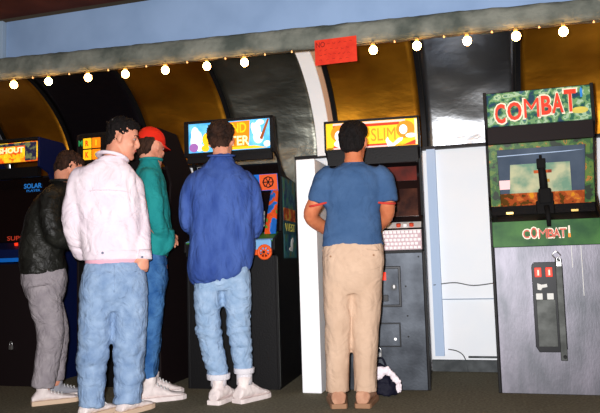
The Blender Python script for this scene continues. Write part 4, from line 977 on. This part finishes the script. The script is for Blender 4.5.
# ---- man in black leather jacket leaning over the controls
P = dict(skin=M['skin'], hair=M['hair_brown'], hair_rings=[HAIR_SHORT], hair_amp=.008,
         head=((.110, .10, 1.592), radians(-55), radians(-30), 0, .95), neck=(.07, .03, 1.465),
         torso=[(-.05, 0, .84, .10, .12), (-.07, 0, 1.0, .10, .12), (-.06, 0, 1.20, .10, .13), (-.03, .0, 1.32, .10, .13), (.02, .02, 1.40, .08, .11), (.06, .03, 1.46, .05, .06)],
         armL=dict(pts=[(.02, .16, 1.36), (.06, .21, 1.24), (.09, .24, 1.12), (.17, .26, 1.13), (.23, .28, 1.13)], rs=[.050, .046, .042, .036, .027], D=(1, .4, 0), N=(0, 0, -1), th=-1),
         armR=dict(pts=[(-.01, -.13, 1.36), (-.0, -.17, 1.24), (.03, -.17, 1.12), (.12, -.08, 1.07), (.20, .02, 1.06)], rs=[.050, .046, .042, .036, .027], D=(.6, .9, .1), N=(0, 0, -1), th=1),
         legL=dict(pts=[(-.04, .08, .84), (-.02, .09, .70), (.04, .10, .46), (.03, .10, .28), (.03, .11, .09)], foot=radians(-70)),
         legR=dict(pts=[(-.06, -.07, .84), (-.04, -.07, .70), (.0, -.07, .46), (-.01, -.07, .28), (-.045, -.07, .09)], foot=radians(-75)))
t, body, Hm = person('man in a black leather jacket and grey jeans leaning forward at the far left', (-2.90, 3.88), radians(36.8), P)
mb = MB()
mb.loft([(-.05, 0, .86, .150, .15), (-.05, 0, .90, .152, .155), (-.058, 0, 1.0, .146, .165), (-.052, 0, 1.12, .140, .170), (-.035, 0, 1.25, .135, .172), (-.010, .01, 1.35, .118, .160), (.020, .02, 1.42, .090, .125), (.05, .03, 1.47, .068, .08), (.068, .04, 1.505, .060, .064)], n=32, sub=4, sq=2.3)
limb(mb, [(.0, -.10, 1.39), (-.01, -.13, 1.35), (-.008, -.17, 1.23), (.02, -.17, 1.11), (.10, -.09, 1.07), (.17, .0, 1.06)], [.066, .074, .070, .066, .056, .046], 18)
limb(mb, [(.02, .10, 1.39), (.03, .15, 1.35), (.06, .20, 1.23), (.09, .235, 1.12), (.16, .25, 1.125), (.20, .27, 1.13)], [.066, .070, .066, .060, .052, .044], 18)
jk = organic(mb, 'leather_jacket', M['leather'], t, .009, 3, .008, (7, 7, 7), 41)
mb = MB(); mb.tube([V((.064+.068*cos(a), .035+.070*sin(a), 1.50)) for a in [2*pi*i/20 for i in range(21)]], .015, 8, .7); mb.build('collar', M['leather'], jk, True)
mb = MB()
pelvis_legs(mb, [(-.045, 0, .94, .135, .13), (-.045, 0, .88, .148, .145), (-.043, 0, .80, .146, .155), (-.038, 0, .72, .132, .145), (-.03, 0, .66, .10, .12)],
            [([(-.03, .08, .78), (-.01, .09, .66), (.045, .10, .47), (.04, .10, .28), (.03, .11, .13)], [.092, .088, .076, .064, .056]),
             ([(-.055, -.07, .78), (-.035, -.075, .66), (-.005, -.075, .47), (-.022, -.07, .28), (-.050, -.07, .11)], [.112, .106, .090, .080, .074])])
organic(mb, 'jeans', M['grey_denim'], t, .009, 3, .006, (5, 5, 9), 44)
shoe(t, (-.045, -.07), radians(-82), M['shoe_white'], M['shoe_sole'], L=.30)
s_ = shoe(t, (.04, .12), radians(-76), M['shoe_grey'], M['shoe_white'], L=.28)
